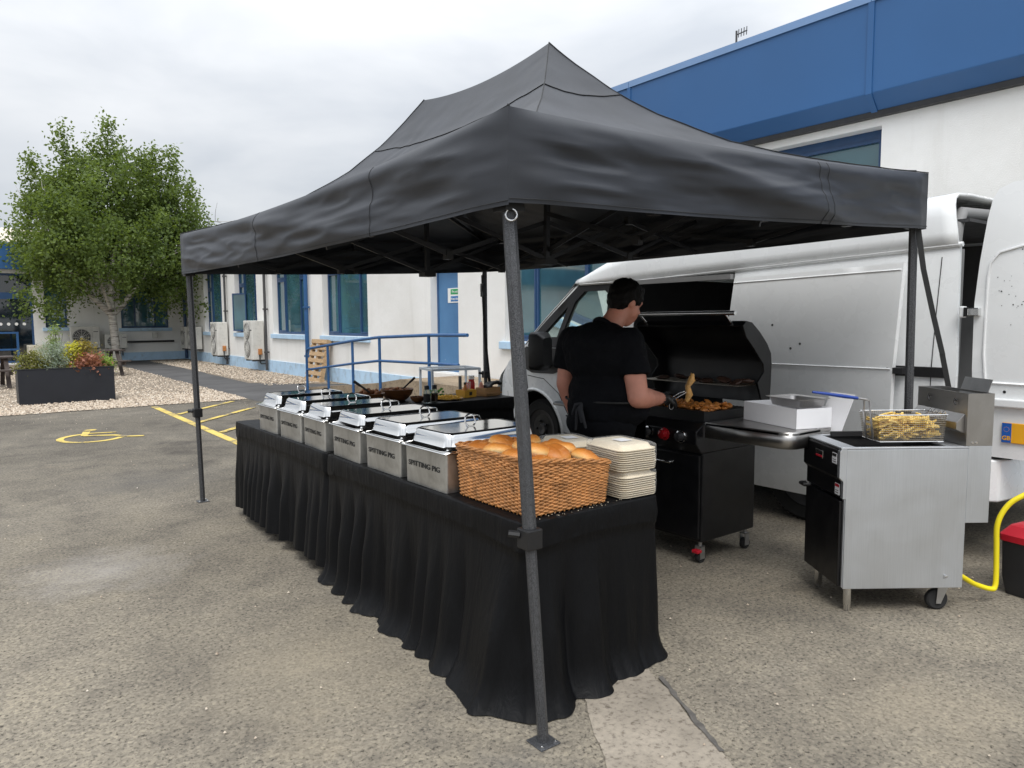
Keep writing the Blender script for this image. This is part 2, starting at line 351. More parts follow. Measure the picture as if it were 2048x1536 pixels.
M_ = dict(
 asphalt=m_asphalt(), gravel=m_gravel(), concrete=m_concrete('concrete', (.268, .236, .194)), ramp=m_concrete('ramp_concrete', (.30, .235, .165), 26), line=m_paint_line(), render=m_render_wall(),
 wglass=m_glass_pane(), dglass=m_glass_pane('dark_glass', (.006, .012, .018)), glass=m_clear_glass(),
 path=pm('path_tarmac', (.085, .083, .083), .95, var=.25, vs=1.2, bs=.4, bscale=45, spec=.2, kind='Position'),
 blue=pm('fascia_blue', (.021, .095, .25), .45, var=.06, vs=.7, kind='Position'), bluecap=pm('fascia_cap_blue', (.16, .27, .47), .45, var=.06),
 dblue=pm('frame_blue', (.016, .055, .14), .4, var=.1), pale=pm('pale_blue_paint', (.42, .59, .76), .7, var=.1, vs=2, dirt=.5, kind='Position', bs=.15),
 railblue=pm('rail_blue', (.018, .082, .215), .4, var=.18, vs=9, bs=.1), doorblue=None,
 white=pm('white_paint', (.78, .78, .76), .6, var=.06), acw=pm('unit_white', (.62, .61, .57), .55, var=.1, vs=3, dirt=.35), dark=pm('dark_plastic', (.018, .018, .02), .55, var=.2),
 pipe=pm('grey_pipe', (.05, .05, .052), .6, var=.3, vs=6), rust=pm('rusty_orange', (.42, .17, .05), .8, var=.4, vs=20),
 wood=pm('pallet_wood', (.42, .285, .16), .85, var=.35, vs=6, bs=.3, bscale=90, stretch=(1, 1, 6)), dwood=pm('bench_wood', (.055, .042, .036), .85, var=.3, vs=7, bs=.3),
 planter=pm('planter_black', (.012, .014, .02), .5, var=.2, vs=2), soil=pm('soil', (.05, .035, .022), .95, bs=.6, bscale=30),
 canopy=m_cloth('canopy_fabric', (.023, .026, .033), .5, .10, 2.6, (1, 1, 2.2), 0, .4, True), cloth=m_cloth('black_tablecloth', (.0026, .0028, .0035), .5, .22, 11, (1, 1, .18), .0, .16),
 shirt=m_cloth('black_polo', (.0045, .005, .007), .85, .35, 9, (1, 1, 1), 0, .15), hammer=m_hammer(),
 frame=pm('tent_frame_black', (.02, .021, .024), .4, metal=.3, var=.2), strap=pm('strap_black', (.012, .013, .014), .7),
 steel=m_steel('pan_steel', (.66, .66, .64), .36, .42, (1, 60, 1), 7), lid=m_steel('lid_steel', (.84, .84, .83), .05, .10, (1, 1, 1), 5, rv=.10, ro=0), chrome=m_steel('chrome', (.8, .8, .8), .16, .05),
 sheet=m_steel('brushed_sheet', (.72, .75, .79), .44, .05, (50, 50, 1), 3), shelf=m_steel('shelf_steel', (.5, .49, .48), .32, .2, (1, 40, 1), 4), galv=m_steel('galvanised', (.6, .6, .6), .4, .3),
 wicker=pm('wicker', (.43, .19, .062), .5, var=.5, vs=22, bs=.2, bscale=120), bread=m_bread(), tray=pm('pulp_tray', (.68, .60, .46), .85, var=.08, vs=10, bs=.2, bscale=160),
 bowl=pm('acacia_bowl', (.15, .062, .022), .4, var=.4, vs=9, stretch=(1, 1, 5)), boxwood=pm('caddy_wood', (.36, .2, .08), .6, var=.2, vs=8, stretch=(1, 1, 5)),
 nugget=pm('fried_food', (.22, .085, .03), .7, var=.5, vs=25, bs=.5), chicken=pm('grilled_chicken', (.46, .17, .035), .42, var=.6, vs=28, bs=.5, bscale=70), burger=pm('burger', (.045, .02, .012), .55, var=.5, vs=30, bs=.6),
 chip=pm('fried_potato', (.78, .54, .14), .5, var=.3, vs=22), crisp=pm('corn_yellow', (.72, .46, .06), .6, var=.3, vs=30, bs=.4),
 vanw=pm('van_white', (.77, .785, .79), .28, var=.03, vs=2, coat=.35, spec=.5, dirt=.05), black=pm('matt_black', (.008, .008, .009), .5, var=.2), gblack=pm('gloss_black', (.0035, .0035, .0045), .38, var=.2, spec=.5),
 inner=pm('van_inside', (.05, .05, .052), .8, var=.3), rubber=pm('tyre_rubber', (.014, .014, .014), .85, var=.3), alloy=pm('wheel_grey', (.10, .10, .105), .5, metal=.6, var=.3, vs=10),
 skin=pm('skin', (.62, .27, .19), .45, var=.16, vs=9, bs=.1, bscale=90), hair=pm('dark_hair', (.0035, .003, .0028), .6, var=.5, vs=40, bs=.6, bscale=130, stretch=(1, 1, .3), spec=.15), glove=pm('black_glove', (.012, .012, .013), .4, var=.3, vs=20, bs=.25, bscale=60),
 red=pm('red_plastic', (.45, .008, .022), .4, var=.1), yellow=pm('yellow_hose', (.80, .66, .012), .4, var=.08), plateblue=pm('plate_blue', (.01, .10, .42), .4), plateyel=pm('plate_yellow', (.78, .38, .015), .35, var=.05),
 basketblue=pm('grip_blue', (.01, .045, .27), .35), cardw=pm('white_card', (.78, .78, .80), .7, var=.04), wire=m_steel('wire', (.40, .37, .32), .4, .3), sauce=pm('ketchup', (.42, .012, .012), .25), cream=pm('cream_paint', (.62, .57, .46), .7), green=pm('sign_green', (.02, .30, .10), .5), signblue=pm('sign_blue', (.03, .16, .42), .5),
 bark=m_bark(), ink=pm('black_ink', (.012, .012, .012), .7), glow=pm('red_glow', (.3, .01, .015), .25), amber=pm('dark_bottle', (.03, .015, .01), .15, spec=.8), lamp=pm('grey_liner', (.2, .2, .2), .7), screen=pm('blind_white', (.55, .6, .6), .8))
def m_door():
    m, t, b = nodes('worn_door_blue'); p = co(t, 'Position'); f = noi(t, p, 9, 6, .7)
    s = nn(t, 'ShaderNodeSeparateXYZ'); t.links.new(p, s.inputs[0]); a = nn(t, 'ShaderNodeMath', operation='MULTIPLY_ADD'); t.links.new(nmap(t, s.outputs[2], .45, 1.0), a.inputs[0]); a.inputs[1].default_value = -.16; t.links.new(f, a.inputs[2])
    c = ramp(t, noi(t, p, 2, 4), [(.3, (.055, .16, .33)), (.7, (.075, .205, .40))]); c = mixc(t, ramp(t, a.outputs[0], [(.42, (0, 0, 0)), (.46, (1, 1, 1))]), c, (.6, .62, .63)) if False else c
    c = mixc(t, ramp(t, a.outputs[0], [(.56, (0, 0, 0)), (.6, (.9, .9, .9))]), c, (.55, .58, .6)); t.links.new(c, b.inputs['Base Color']); b.inputs['Roughness'].default_value = .55; return m
M_['doorblue'] = m_door()
# ================================================================== SETTING
def sheet(name, poly, z, mat, step=0):
    mb = MB(); mb.add([(x, y, z) for x, y in poly], [tuple(range(len(poly)))]); return tag(mb.build(name, mat), kind='structure')
sheet('ground', [(-150, -150), (150, -150), (150, 250), (-150, 250)], 0, M_['asphalt'])
def wob(a, b, n, amp, seed):
    a, b = Vector((*a, 0)), Vector((*b, 0)); d = (b-a); nrm = Vector((-d.y, d.x, 0)).normalized()
    return [tuple((a+d*i/n+nrm*amp*fbm((i*.37, seed, 0), 1.3, 3))[:2]) for i in range(n+1)]
edge = wob((-14, 14.45), (4.42, 14.5), 60, .12, 3)
gl = edge+wob((4.42, 14.5), (4.38, 32.4), 30, .06, 5)[1:]+[(-14, 32.4)]
sheet('gravel_bed', gl, .006, M_['gravel'])
gr = wob((6.7, 17.1), (5.62, 18.3), 8, .05, 8)+wob((5.62, 18.3), (5.9, 32.4), 24, .05, 9)[1:]+[(7.4, 32.4), (7.4, 16.3)]
sheet('gravel_border', gr, .006, M_['gravel'])
sheet('footpath', wob((4.43, 14.0), (4.4, 32.4), 30, .04, 11)+wob((5.95, 32.4), (5.66, 18.3), 20, .04, 12)+[(6.72, 17.1), (7.35, 16.2), (7.35, 9), (6.2, 9), (6.0, 12.5), (4.9, 13.4)], .003, M_['path'])
# loose stones along the front edge of the gravel (uncountable)
def stones(name, pts, smin, smax):
    mb = MB()
    for x, y in pts:
        s = random.uniform(smin, smax); a = random.uniform(0, 6.3); h = s*random.uniform(.4, .7); k = 5
        ring = [(x+s*random.uniform(.7, 1.1)*math.cos(a+2*PI*i/k)*.5, y+s*random.uniform(.7, 1.1)*math.sin(a+2*PI*i/k)*.5, .004+h*.35) for i in range(k)]
        mb.add(ring+[(x, y, .006+h)], [(i, (i+1) % k, k) for i in range(k)])
    o = mb.build(name, M_['stone']); tag(o, kind='stuff'); return o
mst, tst, bst = nodes('stone_chips'); pst = co(tst, 'Position'); vst = nn(tst, 'ShaderNodeTexVoronoi', Scale=30.); tst.links.new(pst, vst.inputs['Vector'])
tst.links.new(ramp(tst, vst.outputs['Color'], [(0, (.2, .15, .11)), (.45, (.42, .34, .26)), (.8, (.56, .49, .4)), (1, (.7, .65, .58))]), bst.inputs['Base Color']); bst.inputs['Roughness'].default_value = .9; M_['stone'] = mst
pts = []
for i in range(15000):
    x = random.uniform(-9, 4.4); y = 14.45+abs(random.gauss(0, 1.6)); pts.append((x, y))
for i in range(7000): pts.append((random.uniform(-6, 4.4), random.uniform(16, 27)))
for i in range(3500):
    y = random.uniform(17.2, 31); pts.append((random.uniform(5.75, 7.35), y))
tag(stones('gravel_stones', pts, .03, .055), 'loose beige gravel stones around the black planter', 'gravel')
pts = []
for i in range(420): pts.append((random.uniform(-6, 4.2), 14.4-abs(random.gauss(0, 1.2))))
for i in range(240):
    d = random.uniform(2.3, 9); a = YAW+random.uniform(-.75, .7); pts.append((d*math.sin(a), d*math.cos(a)))
tag(stones('stray_chips', pts, .007, .017), 'stray pale stone chips scattered over the tarmac', 'gravel')

# concrete strip and its bitumen joint near the front pole
def fine(a, b, n, amp, seed): return wob(a, b, n, amp, seed)
cs = fine((1.02, .72), (2.25, 2.60), 30, .02, 21)+fine((2.25, 2.60), (2.75, 3.05), 4, .02, 22)[1:]+fine((2.72, 3.0), (1.72, .80), 30, .015, 23)+[(1.5, .2)]
sheet('concrete_strip', cs, .004, M_['concrete'])
js = fine((2.03, 1.50), (2.27, 1.99), 16, .012, 31)+fine((2.292, 1.985), (2.045, 1.49), 16, .022, 33)
sheet('bitumen_joint', js, .008, pm('bitumen', (.10, .092, .084), .9, var=.5, vs=18, bs=.6, bscale=60, kind='Position'))

# worn yellow bay lines and the wheelchair symbol
def stroke(mb, pts, w):
    P = [Vector((*p, 0)) for p in pts]; k = len(P); z0 = Vector((0, 0, .0016*len(mb.f)/40+.0012*(len(mb.f) > 0))); vs = []
    for i in range(k):
        d = (P[min(i+1, k-1)]-P[max(i-1, 0)]).normalized(); n = Vector((-d.y, d.x, 0))*w/2*(1+.12*fbm((i*.9, w*50, P[i].x), 1, 2)); vs += [P[i]-n+z0, P[i]+n+z0]
    mb.add(vs, [(2*i, 2*i+2, 2*i+3, 2*i+1) for i in range(k-1)])
ln = MB(); stroke(ln, [(2.68, 14.3), (2.68, 7.4)], .11)
o = tag(ln.build('bay_line', M_['line'], loc=(0, 0, .005)), kind='structure')
ln = MB()
for y in (12.82, 11.55, 10.3, 9.0): stroke(ln, [(2.75, y), (4.05, y+1.45)], .1)
tag(ln.build('bay_hatching', M_['line'], loc=(0, 0, .009)), kind='structure')
ln = MB(); cx, cy = 1.28, 10.98
stroke(ln, [(cx+.36*math.cos(R_(a)), cy+.40*math.sin(R_(a))) for a in range(95, 345, 10)], .085)
stroke(ln, [(1.22, 11.2), (1.55, 11.02), (1.70, 10.78), (1.86, 10.7)], .085); stroke(ln, [(1.22, 11.2), (1.30, 11.62)], .09); stroke(ln, [(1.3, 11.4), (1.62, 11.3)], .07)
ln.lathe([(.0001, 0), (.085, 0)], 14, (1.36, 11.75, 0), cap=False)
tag(ln.build('wheelchair_marking', M_['line'], loc=(0, 0, .005)), kind='structure')
ln = MB(); stroke(ln, [(.2, 9.95), (.1, 9.6), (-.3, 9.3)], .1); tag(ln.build('bay_marking', M_['line'], loc=(0, 0, .005)), kind='structure')

# ================================================================== BUILDINGS
def wall_mesh(axis, p, a0, a1, z0, z1, ops, depth):
    """wall face at coordinate p on axis, openings (a0,a1,z0,z1) with reveals going +depth"""
    A = sorted({a0, a1, *[o[0] for o in ops], *[o[1] for o in ops]}); Z = sorted({z0, z1, *[o[2] for o in ops], *[o[3] for o in ops]})
    mb = MB(); P = (lambda a, z, d=0: (p+d, a, z)) if axis == 'x' else (lambda a, z, d=0: (a, p+d, z))
    for i in range(len(A)-1):
        for j in range(len(Z)-1):
            c = ((A[i]+A[i+1])/2, (Z[j]+Z[j+1])/2)
            if any(o[0] < c[0] < o[1] and o[2] < c[1] < o[3] for o in ops): continue
            mb.add([P(A[i], Z[j]), P(A[i+1], Z[j]), P(A[i+1], Z[j+1]), P(A[i], Z[j+1])], [(0, 1, 2, 3)])
    for b0, b1, c0, c1 in ops:
        q = [(b0, c0), (b1, c0), (b1, c1), (b0, c1)]
        for (u, v), (w, x) in zip(q, q[1:]+q[:1]): mb.add([P(u, v), P(w, x), P(w, x, depth), P(u, v, depth)], [(0, 1, 2, 3)])
    return mb
def window(par, axis, p, a0, a1, z0, z1, mull=(.27, .73), trans=.7, sidelights=(0, 2), rec=.15, sillw=True, glass='wglass', fm='dblue', t=.055):
    P = (lambda mb, u0, u1, v0, v1, d0, d1: mb.box(p+d0, p+d1, u0, u1, v0, v1)) if axis == 'x' else (lambda mb, u0, u1, v0, v1, d0, d1: mb.box(u0, u1, p+d0, p+d1, v0, v1))
    f = MB(); r0, r1 = rec, rec+.07
    P(f, a0, a0+t, z0, z1, r0, r1); P(f, a1-t, a1, z0, z1, r0, r1); P(f, a0+t, a1-t, z1-t*1.6, z1, r0, r1); P(f, a0+t, a1-t, z0, z0+t*1.3, r0, r1)
    xs = [a0+t]+[a0+(a1-a0)*m for m in mull]+[a1-t]
    for x in xs[1:-1]: P(f, x-t/2, x+t/2, z0+t*1.3, z1-t*1.6, r0, r1)
    lights = []
    for i in range(len(xs)-1):
        u0 = xs[i]+(t/2 if i else 0); u1 = xs[i+1]-(t/2 if i < len(xs)-2 else 0); v0, v1 = z0+t*1.3, z1-t*1.6
        if i in sidelights and trans:
            zt = z0+(z1-z0)*trans; P(f, u0, u1, zt-t/2, zt+t/2, r0, r1); lights += [(u0, u1, v0, zt-t/2, 1), (u0, u1, zt+t/2, v1, 1)]
        else: lights.append((u0, u1, v0, v1, 0))
    fr = f.build('window', M_[fm], par, bev=.004)
    for u0, u1, v0, v1, k in lights:
        if k:                                   # opening sash: an inner frame in front of the pane
            s = MB(); q = .035
            P(s, u0, u0+q, v0, v1, r0-.012, r1-.01); P(s, u1-q, u1, v0, v1, r0-.012, r1-.01); P(s, u0+q, u1-q, v0, v0+q, r0-.012, r1-.01); P(s, u0+q, u1-q, v1-q, v1, r0-.012, r1-.01)
            s.build('sash', M_[fm], fr)
        g = MB(); P(g, u0, u1, v0, v1, r0+.03, r0+.042); g.build('pane', M_[glass], fr)
    if sillw:
        s = MB(); P(s, a0-.1, a1+.1, z0-.13, z0-.003, -.07, rec); s.build('sill', M_['pale'], fr, bev=.008)
    return fr

XW = 7.4
lb = empty('office_building', (XW, 10, 0), 0, 'long white rendered office building with blue roof fascia behind the van', 'building')
lb.location = (0, 0, 0)
wins = [(3.68, 6.3), (7.45, 9.99), (15.26, 17.85), (19.08, 21.6), (23.08, 25.33), (26.93, 29.27), (-1.2, 1.3)]
ops = [(a, b, 1.16, 3.42) for a, b in wins]+[(11.46, 12.46, .5, 2.66)]
wall_mesh('x', XW, -6, 32.5, 0, 3.8, ops, .22).build('wall', M_['render'], lb)
bk = MB(); bk.box(XW+.24, 15, -6, 32.4, 0, 4.5); bk.build('inner_wall', M_['inner'], lb)
for k, (a, b) in enumerate(wins): window(lb, 'x', XW, a, b, 1.16, 3.42, (.27, .73) if k else (.44,))
# an open sash on the fourth window along
s = MB(); s.box(0, .03, 0, .04, 0, 1.25); s.box(0, .03, .56, .6, 0, 1.25); s.box(0, .03, .04, .56, 0, .04); s.box(0, .03, .04, .56, 1.21, 1.25)
so = s.build('open_sash', M_['dblue'], lb, loc=(XW+.13, 24.6, 1.22), rot=(0, 0, R_(28)))
g = MB(); g.box(.012, .018, .04, .56, .04, 1.21); g.build('pane', M_['wglass'], so)
pl = MB()
for a, b in ((-6, 11.3), (12.6, 32.5)): pl.box(XW-.022, XW, a, b, 0, .36)
pl.build('plinth', M_['pale'], lb)
# fascia: profile (x,z) with a chamfer below and a cap flashing, one panel per joint
joints = [-6, -2.7, .5, 3.72, 6.93, 10.1, 13.3, 16.5, 19.7, 22.9, 26.1, 29.3, 32.3]
xf = 7.2
for a, b in zip(joints, joints[1:]):
    f = MB(); f.prism([(xf, 3.70), (xf, 4.58), (xf+.25, 4.58), (xf+.25, 3.55), (xf+.13, 3.55)], 'y', a+.006, b-.006)
    f.build('fascia_panel', M_['blue'], lb, bev=.008)
    f = MB(); f.prism([(xf-.015, 4.56), (xf-.015, 4.64), (xf+.35, 4.70), (xf+.35, 4.58), (xf, 4.583)], 'y', a+.004, b-.004); f.build('cap_flashing', M_['bluecap'], lb)
    f = MB(); f.prism([(xf-.012, 3.692), (xf-.012, 4.59), (xf+.02, 4.59), (xf+.02, 3.70), (xf+.14, 3.56), (xf+.12, 3.54)], 'y', b-.03, b+.03); f.build('joint_strip', M_['blue'], lb)
f = MB(); f.box(xf+.12, XW+.05, -6, 32.4, 3.50, 3.552); f.build('shadow_strip', M_['dark'], lb)  # near-black strip standing in for the shadow line below the fascia
f = MB(); f.box(xf+.3, 15, -6, 40, 4.5, 4.6); f.build('roof', pm('roof_felt', (.16, .16, .17), .9), lb)
# fire door
d = MB(); d.box(XW+.16, XW+.2, 11.5, 12.42, .53, 2.62); dr = d.build('door', M_['doorblue'], lb)
d = MB(); d.box(XW+.15, XW+.22, 11.46, 11.52, .5, 2.66); d.box(XW+.15, XW+.22, 12.40, 12.46, .5, 2.66); d.box(XW+.15, XW+.22, 11.52, 12.40, 2.6, 2.66); d.build('frame', M_['railblue'], dr)
d = MB(); d.box(XW+.02, XW+.2, 11.46, 12.46, .47, .525); d.build('threshold', M_['white'], dr)
sg = MB(); sg.box(XW+.152, XW+.16, 11.64, 12.06, 1.86, 2.14); so = sg.build('fire_door_sign', M_['white'], dr)
a = MB(); a.box(XW+.148, XW+.152, 11.66, 11.95, 2.02, 2.12); a.build('green_field', M_['green'], so)
a = MB(); a.box(XW+.148, XW+.152, 11.66, 11.95, 1.885, 1.985); a.build('blue_field', M_['signblue'], so)
rotX = (PI/2, 0, -PI/2)
for tx, z in (('Fire exit', 2.07), ('Keep clear', 1.935)): link('lettering', text_mesh(tx, .062, .001), M_['white'], so, (XW+.146, 11.8, z), rotX)
def pipe(name, pts, r, mat, label, par=None):
    mb = MB(); mb.tube(pts, r, 10); o = mb.build(name, M_[mat], par, smooth=40)
    return tag(o, label, 'pipe') if par is None else o
def downpipe(y, mat, r, label, z0=.05, z1=3.55, joggle=0):
    e = empty('downpipe', (XW-.09, y, 0), 0, label, 'pipe'); mb = MB(); mb.tube([(0, 0, z0), (0, 0, z1)], r, 10); mb.build('pipe', M_[mat], e, smooth=40)
    for z in (.6, 1.9, 3.1):
        mb = MB(); mb.box(-r-.012, r+.012, -r-.02, r+.02, z-.025, z+.025); mb.box(r, .088, -.02, .02, z-.02, z+.02); mb.build('bracket', M_[mat], e)
downpipe(18.75, 'railblue', .055, 'blue downpipe on the long wall above the leaning pallet')
downpipe(26.2, 'pipe', .035, 'thin dark pipe beside the farther tall air conditioner')
downpipe(22.05, 'pipe', .04, 'thin dark pipe beside the nearer tall air conditioner')
downpipe(32.0, 'dblue', .06, 'dark blue downpipe in the corner of the courtyard')

# ---- far wing, facing the camera
YF = 32.5
fb = empty('entrance_wing', (0, 0, 0), 0, 'far white wing with blue fascia and glazed entrance doors', 'building')
ops = [(5.05, 6.8, 1.31, 3.1), (2.5, 3.22, 1.36, 3.1), (-1.6, 2.13, .06, 3.36)]
wall_mesh('y', YF, -16, XW-.01, 0, 3.55, ops, .22).build('wall', M_['render'], fb)
bk = MB(); bk.box(-16, XW, YF+.24, YF+8, 0, 4.3); bk.build('inner_wall', M_['inner'], fb)
window(fb, 'y', YF, 5.05, 6.8, 1.31, 3.1, (.3, .72), 0, ()); window(fb, 'y', YF, 2.5, 3.22, 1.36, 3.1, (), 0, ())
pl = MB(); pl.box(4.6, XW-.03, YF-.022, YF, 0, .33); pl.build('plinth', M_['pale'], fb)
x = -16
while x < XW-.5:
    f = MB(); f.box(x+.006, min(x+3.2, XW-.3)-.006, YF-.2, YF+.05, 3.5, 4.42); f.build('fascia_panel', M_['blue'], fb, bev=.01); x += 3.2
f = MB(); f.box(-16, XW-.3, YF-.22, YF+.1, 4.42, 4.47); f.build('cap_flashing', M_['bluecap'], fb)
f = MB()
for i in range(70):                              # corrugated roof sheets behind the fascia
    x0 = -16+i*.33; f.add([(x0, YF+.1, 4.40), (x0+.16, YF+.1, 4.46), (x0+.33, YF+.1, 4.40), (x0+.33, YF+7, 5.7), (x0+.16, YF+7, 5.76), (x0, YF+7, 5.7)], [(0, 1, 4, 5), (1, 2, 3, 4)])
f.build('roof', pm('corrugated_roof', (.55, .5, .42), .85, var=.25, vs=3), fb)
# glazed doors
ed = MB()
for xx in (-1.6, -.35, .95, 2.06): ed.box(xx, xx+.07, YF+.1, YF+.19, .06, 3.36)
ed.box(-1.6, 2.13, YF+.09, YF+.2, 2.42, 2.66); ed.box(-1.6, 2.13, YF+.1, YF+.19, 3.28, 3.36); ed.box(-1.6, 2.13, YF+.1, YF+.19, .06, .14)
ef = ed.build('door', M_['dblue'], fb)
for x0, x1 in ((-1.53, -.35), (-.28, .95), (1.02, 2.06)):
    g = MB(); g.box(x0, x1, YF+.14, YF+.15, .14, 2.42); g.build('pane', M_['dglass'], ef); g = MB(); g.box(x0, x1, YF+.14, YF+.15, 2.66, 3.28); g.build('pane', M_['dglass'], ef)
g = MB()
for i in range(4): g = MB(); g.lathe([(.0001, 0), (.055, 0), (.055, .004), (.0001, .004)], 12, (1.12+i*.24, YF+.137, 1.5), Matrix.Rotation(PI/2, 3, 'X'), False); g.build('safety_dot', M_['white'], ef)

g = MB()
for i in range(7): g.box(.35+i*.085, .35+i*.085+.075, YF+.125, YF+.13, .3, 2.3)
g.build('blind', pm('blind_blue', (.12, .30, .42), .7), ef)
# courtyard corner items
rl = empty('entrance_railing', (.6, 30.6, 0), 0, 'short blue metal railing in front of the glazed entrance', 'railing')
for xx in (-1.4, -.3, .9):
    mb = MB(); mb.box(xx-.035, xx+.035, -.035, .035, 0, 1.2); mb.build('post', M_['railblue'], rl)
for z in (1.2, .62): mb = MB(); mb.box(-1.45, .94, -.03, .03, z-.03, z+.03); mb.build('rail', M_['railblue'], rl)
mb = MB(); mb.box(1.85, 2.75, 31.2, 32.4, 0, .72); tag(mb.build('low_wall', M_['cream'], bev=.03), 'low cream painted wall beside the entrance doors', 'wall')

# ---- air conditioners (local: front faces -Y, width along X)
def fan(e, x, z, r, y=0.):
    mb = MB(); mb.lathe([(.0001, 0), (r*1.02, 0), (r*1.02, .004), (.0001, .004)], 28, (x, y-.004, z), Matrix.Rotation(PI/2, 3, 'X'), False); mb.build('fan_opening', M_['pipe'], e)
    mb = MB()
    for k in (.35, .55, .75, .95): mb.tube([(x+r*k*math.cos(2*PI*j/28), y-.02, z+r*k*math.sin(2*PI*j/28)) for j in range(28)], .005, 4, True)
    for j in range(12): a = 2*PI*j/12; mb.tube([(x+r*.2*math.cos(a), y-.022, z+r*.2*math.sin(a)), (x+r*math.cos(a), y-.012, z+r*math.sin(a))], .006, 4)
    mb.lathe([(.0001, 0), (r*.2, 0), (r*.2, .012), (.0001, .015)], 16, (x, y-.018, z), Matrix.Rotation(PI/2, 3, 'X'), False)
    mb.build('fan_grille', M_['acw'], e, smooth=40)
def ac(loc, rz, w, h, d, fans, label, group=None):
    e = empty('air_conditioner', loc, rz, label, 'air conditioner', group)
    mb = MB(); mb.box(0, w, 0, d, 0, h); mb.build('body', M_['acw'], e, bev=.02)
    for x, z, r in fans: fan(e, x, z, r)
    mb = MB(); mb.box(w*.74, w*.743, -.004, .001, .03, h-.03); mb.box(w*.78, w*.95, -.005, .001, h*.74, h*.77); mb.build('panel_seam', M_['pipe'], e)
    for xx in (.1, w-.14): mb = MB(); mb.box(xx, xx+.04, .02, d+.1, -.045, 0); mb.box(xx, xx+.04, d+.06, d+.1, -.3, 0); mb.build('bracket', M_['pipe'], e)
    return e
ac((3.24, YF-.5, .56), 0, .97, .83, .34, [(.36, .42, .3)], 'large white air conditioner with one round fan under the far window', 'air conditioners on the courtyard walls')
ac((4.37, YF-.48, .52), 0, .78, .56, .3, [(.3, .28, .21)], 'small white air conditioner half hidden by the birch trunk', 'air conditioners on the courtyard walls')
rz = -PI/2
def ac_long(yfar, w, h, z, fans, label, iso=True):
    e = ac((6.98, yfar, z), rz, w, h, .36, fans, label, 'air conditioners on the courtyard walls')
    if iso:
        mb = MB(); mb.box(w, w+.07, .16, .27, .16, .34); mb.build('isolator_box', M_['rust'], e, bev=.01)
        mb = MB(); mb.tube([(w+.03, .2, .16), (w+.03, .2, -.05), (w-.02, .26, -.12), (w-.05, .42, -.12)], .018, 6); mb.build('cable', M_['dark'], e)
    return e
ac_long(23.15, .84, 1.2, .36, [(.34, .33, .26), (.34, .87, .26)], 'tall white two fan air conditioner nearer the wooden pallet')
ac_long(26.95, .84, 1.16, .36, [(.34, .32, .26), (.34, .84, .26)], 'tall white two fan air conditioner farther from the wooden pallet')
ac_long(30.35, .8, .86, .48, [(.33, .43, .28)], 'white single fan unit on the long wall, second from the corner', False)
ac_long(31.4, .8, .86, .48, [(.33, .43, .28)], 'white single fan unit on the long wall, nearest the corner', False)
pipe('conduit', [(5.2, YF-.08, .76), (6.95, YF-.08, .76)], .04, 'dark', 'black insulated conduit along the far wall right of the tree')
mb = MB(); mb.box(6.15, 6.33, YF-.12, YF, .9, 1.12); tag(mb.build('switch_box', M_['acw'], bev=.01), 'small grey switch box above the conduit on the far wall', 'switch box')

# antenna on the long roof
e = empty('roof_aerial', (8.2, 6.0, 4.6), 0, 'small aerial standing on the roof behind the blue fascia', 'aerial')
mb = MB(); mb.tube([(0, 0, 0), (0, 0, .62)], .014, 6); mb.build('mast', M_['pipe'], e)
mb = MB(); mb.tube([(0, 0, .57), (.0, -.16, .58)], .008, 5)
for i in range(4): mb.tube([(0, -.03-i*.04, .53), (0, -.035-i*.04, .63)], .007, 4)
mb.build('elements', M_['pipe'], e)

# ---- ramp, platform, handrail, pallet
rp = MB(); rp.prism([(16.2, .002), (12.3, .36), (11.3, .50), (9.0, .50), (9.0, .0), (16.2, .0)], 'x', 6.08, XW-.03)
tag(rp.build('access_ramp', M_['ramp'], bev=.01), 'rough concrete access ramp leading up to the blue fire door', 'ramp')
hr = empty('handrail', (6.0, 13, 0), 0, 'blue tubular handrail along the ramp to the fire door', 'handrail')
top = [(0, 15.45-13, .02), (0, 15.45-13, .82), (0, 15.41-13, .90), (0, 15.3-13, .93), (0, 13.08-13, 1.14), (0, 11.95-13, 1.225), (0, 10.2-13, 1.285), (0, 9.05-13, 1.30)]
mb = MB(); mb.tube(top, .028, 10); mb.build('top_rail', M_['railblue'], hr, smooth=50)
mb = MB(); mb.tube([(0, 15.45-13, .46), (0, 13.08-13, .70), (0, 11.95-13, .80), (0, 10.2-13, .83), (0, 9.3-13, .84)], .024, 8); mb.build('middle_rail', M_['railblue'], hr, smooth=50)
for y, zt in ((14.28, 1.02), (13.08, 1.13), (11.93, 1.22), (10.18, 1.28)): mb = MB(); mb.tube([(0, y-13, -.0), (0, y-13, zt)], .028, 8); mb.build('post', M_['railblue'], hr, smooth=50)
def pallet(label, loc, tilt):
    e = empty('wooden_pallet', loc, 0, label, 'pallet'); e.rotation_euler = (0, tilt, 0)
    for i in range(7): mb = MB(); mb.box(-.022, 0, -.5, .5, i*.165, i*.165+.1); mb.build('board', M_['wood'], e)
    for y in (-.5, -.05, .4): mb = MB(); mb.box(.0, .09, y, y+.1, 0, 1.09); mb.build('bearer', M_['wood'], e)
    for i in (0, 3, 6): mb = MB(); mb.box(.09, .112, -.5, .5, i*.165, i*.165+.1); mb.build('board', M_['wood'], e)
pallet('weathered wooden pallet leaning against the long white wall', (7.02, 17.75, 0), R_(13))
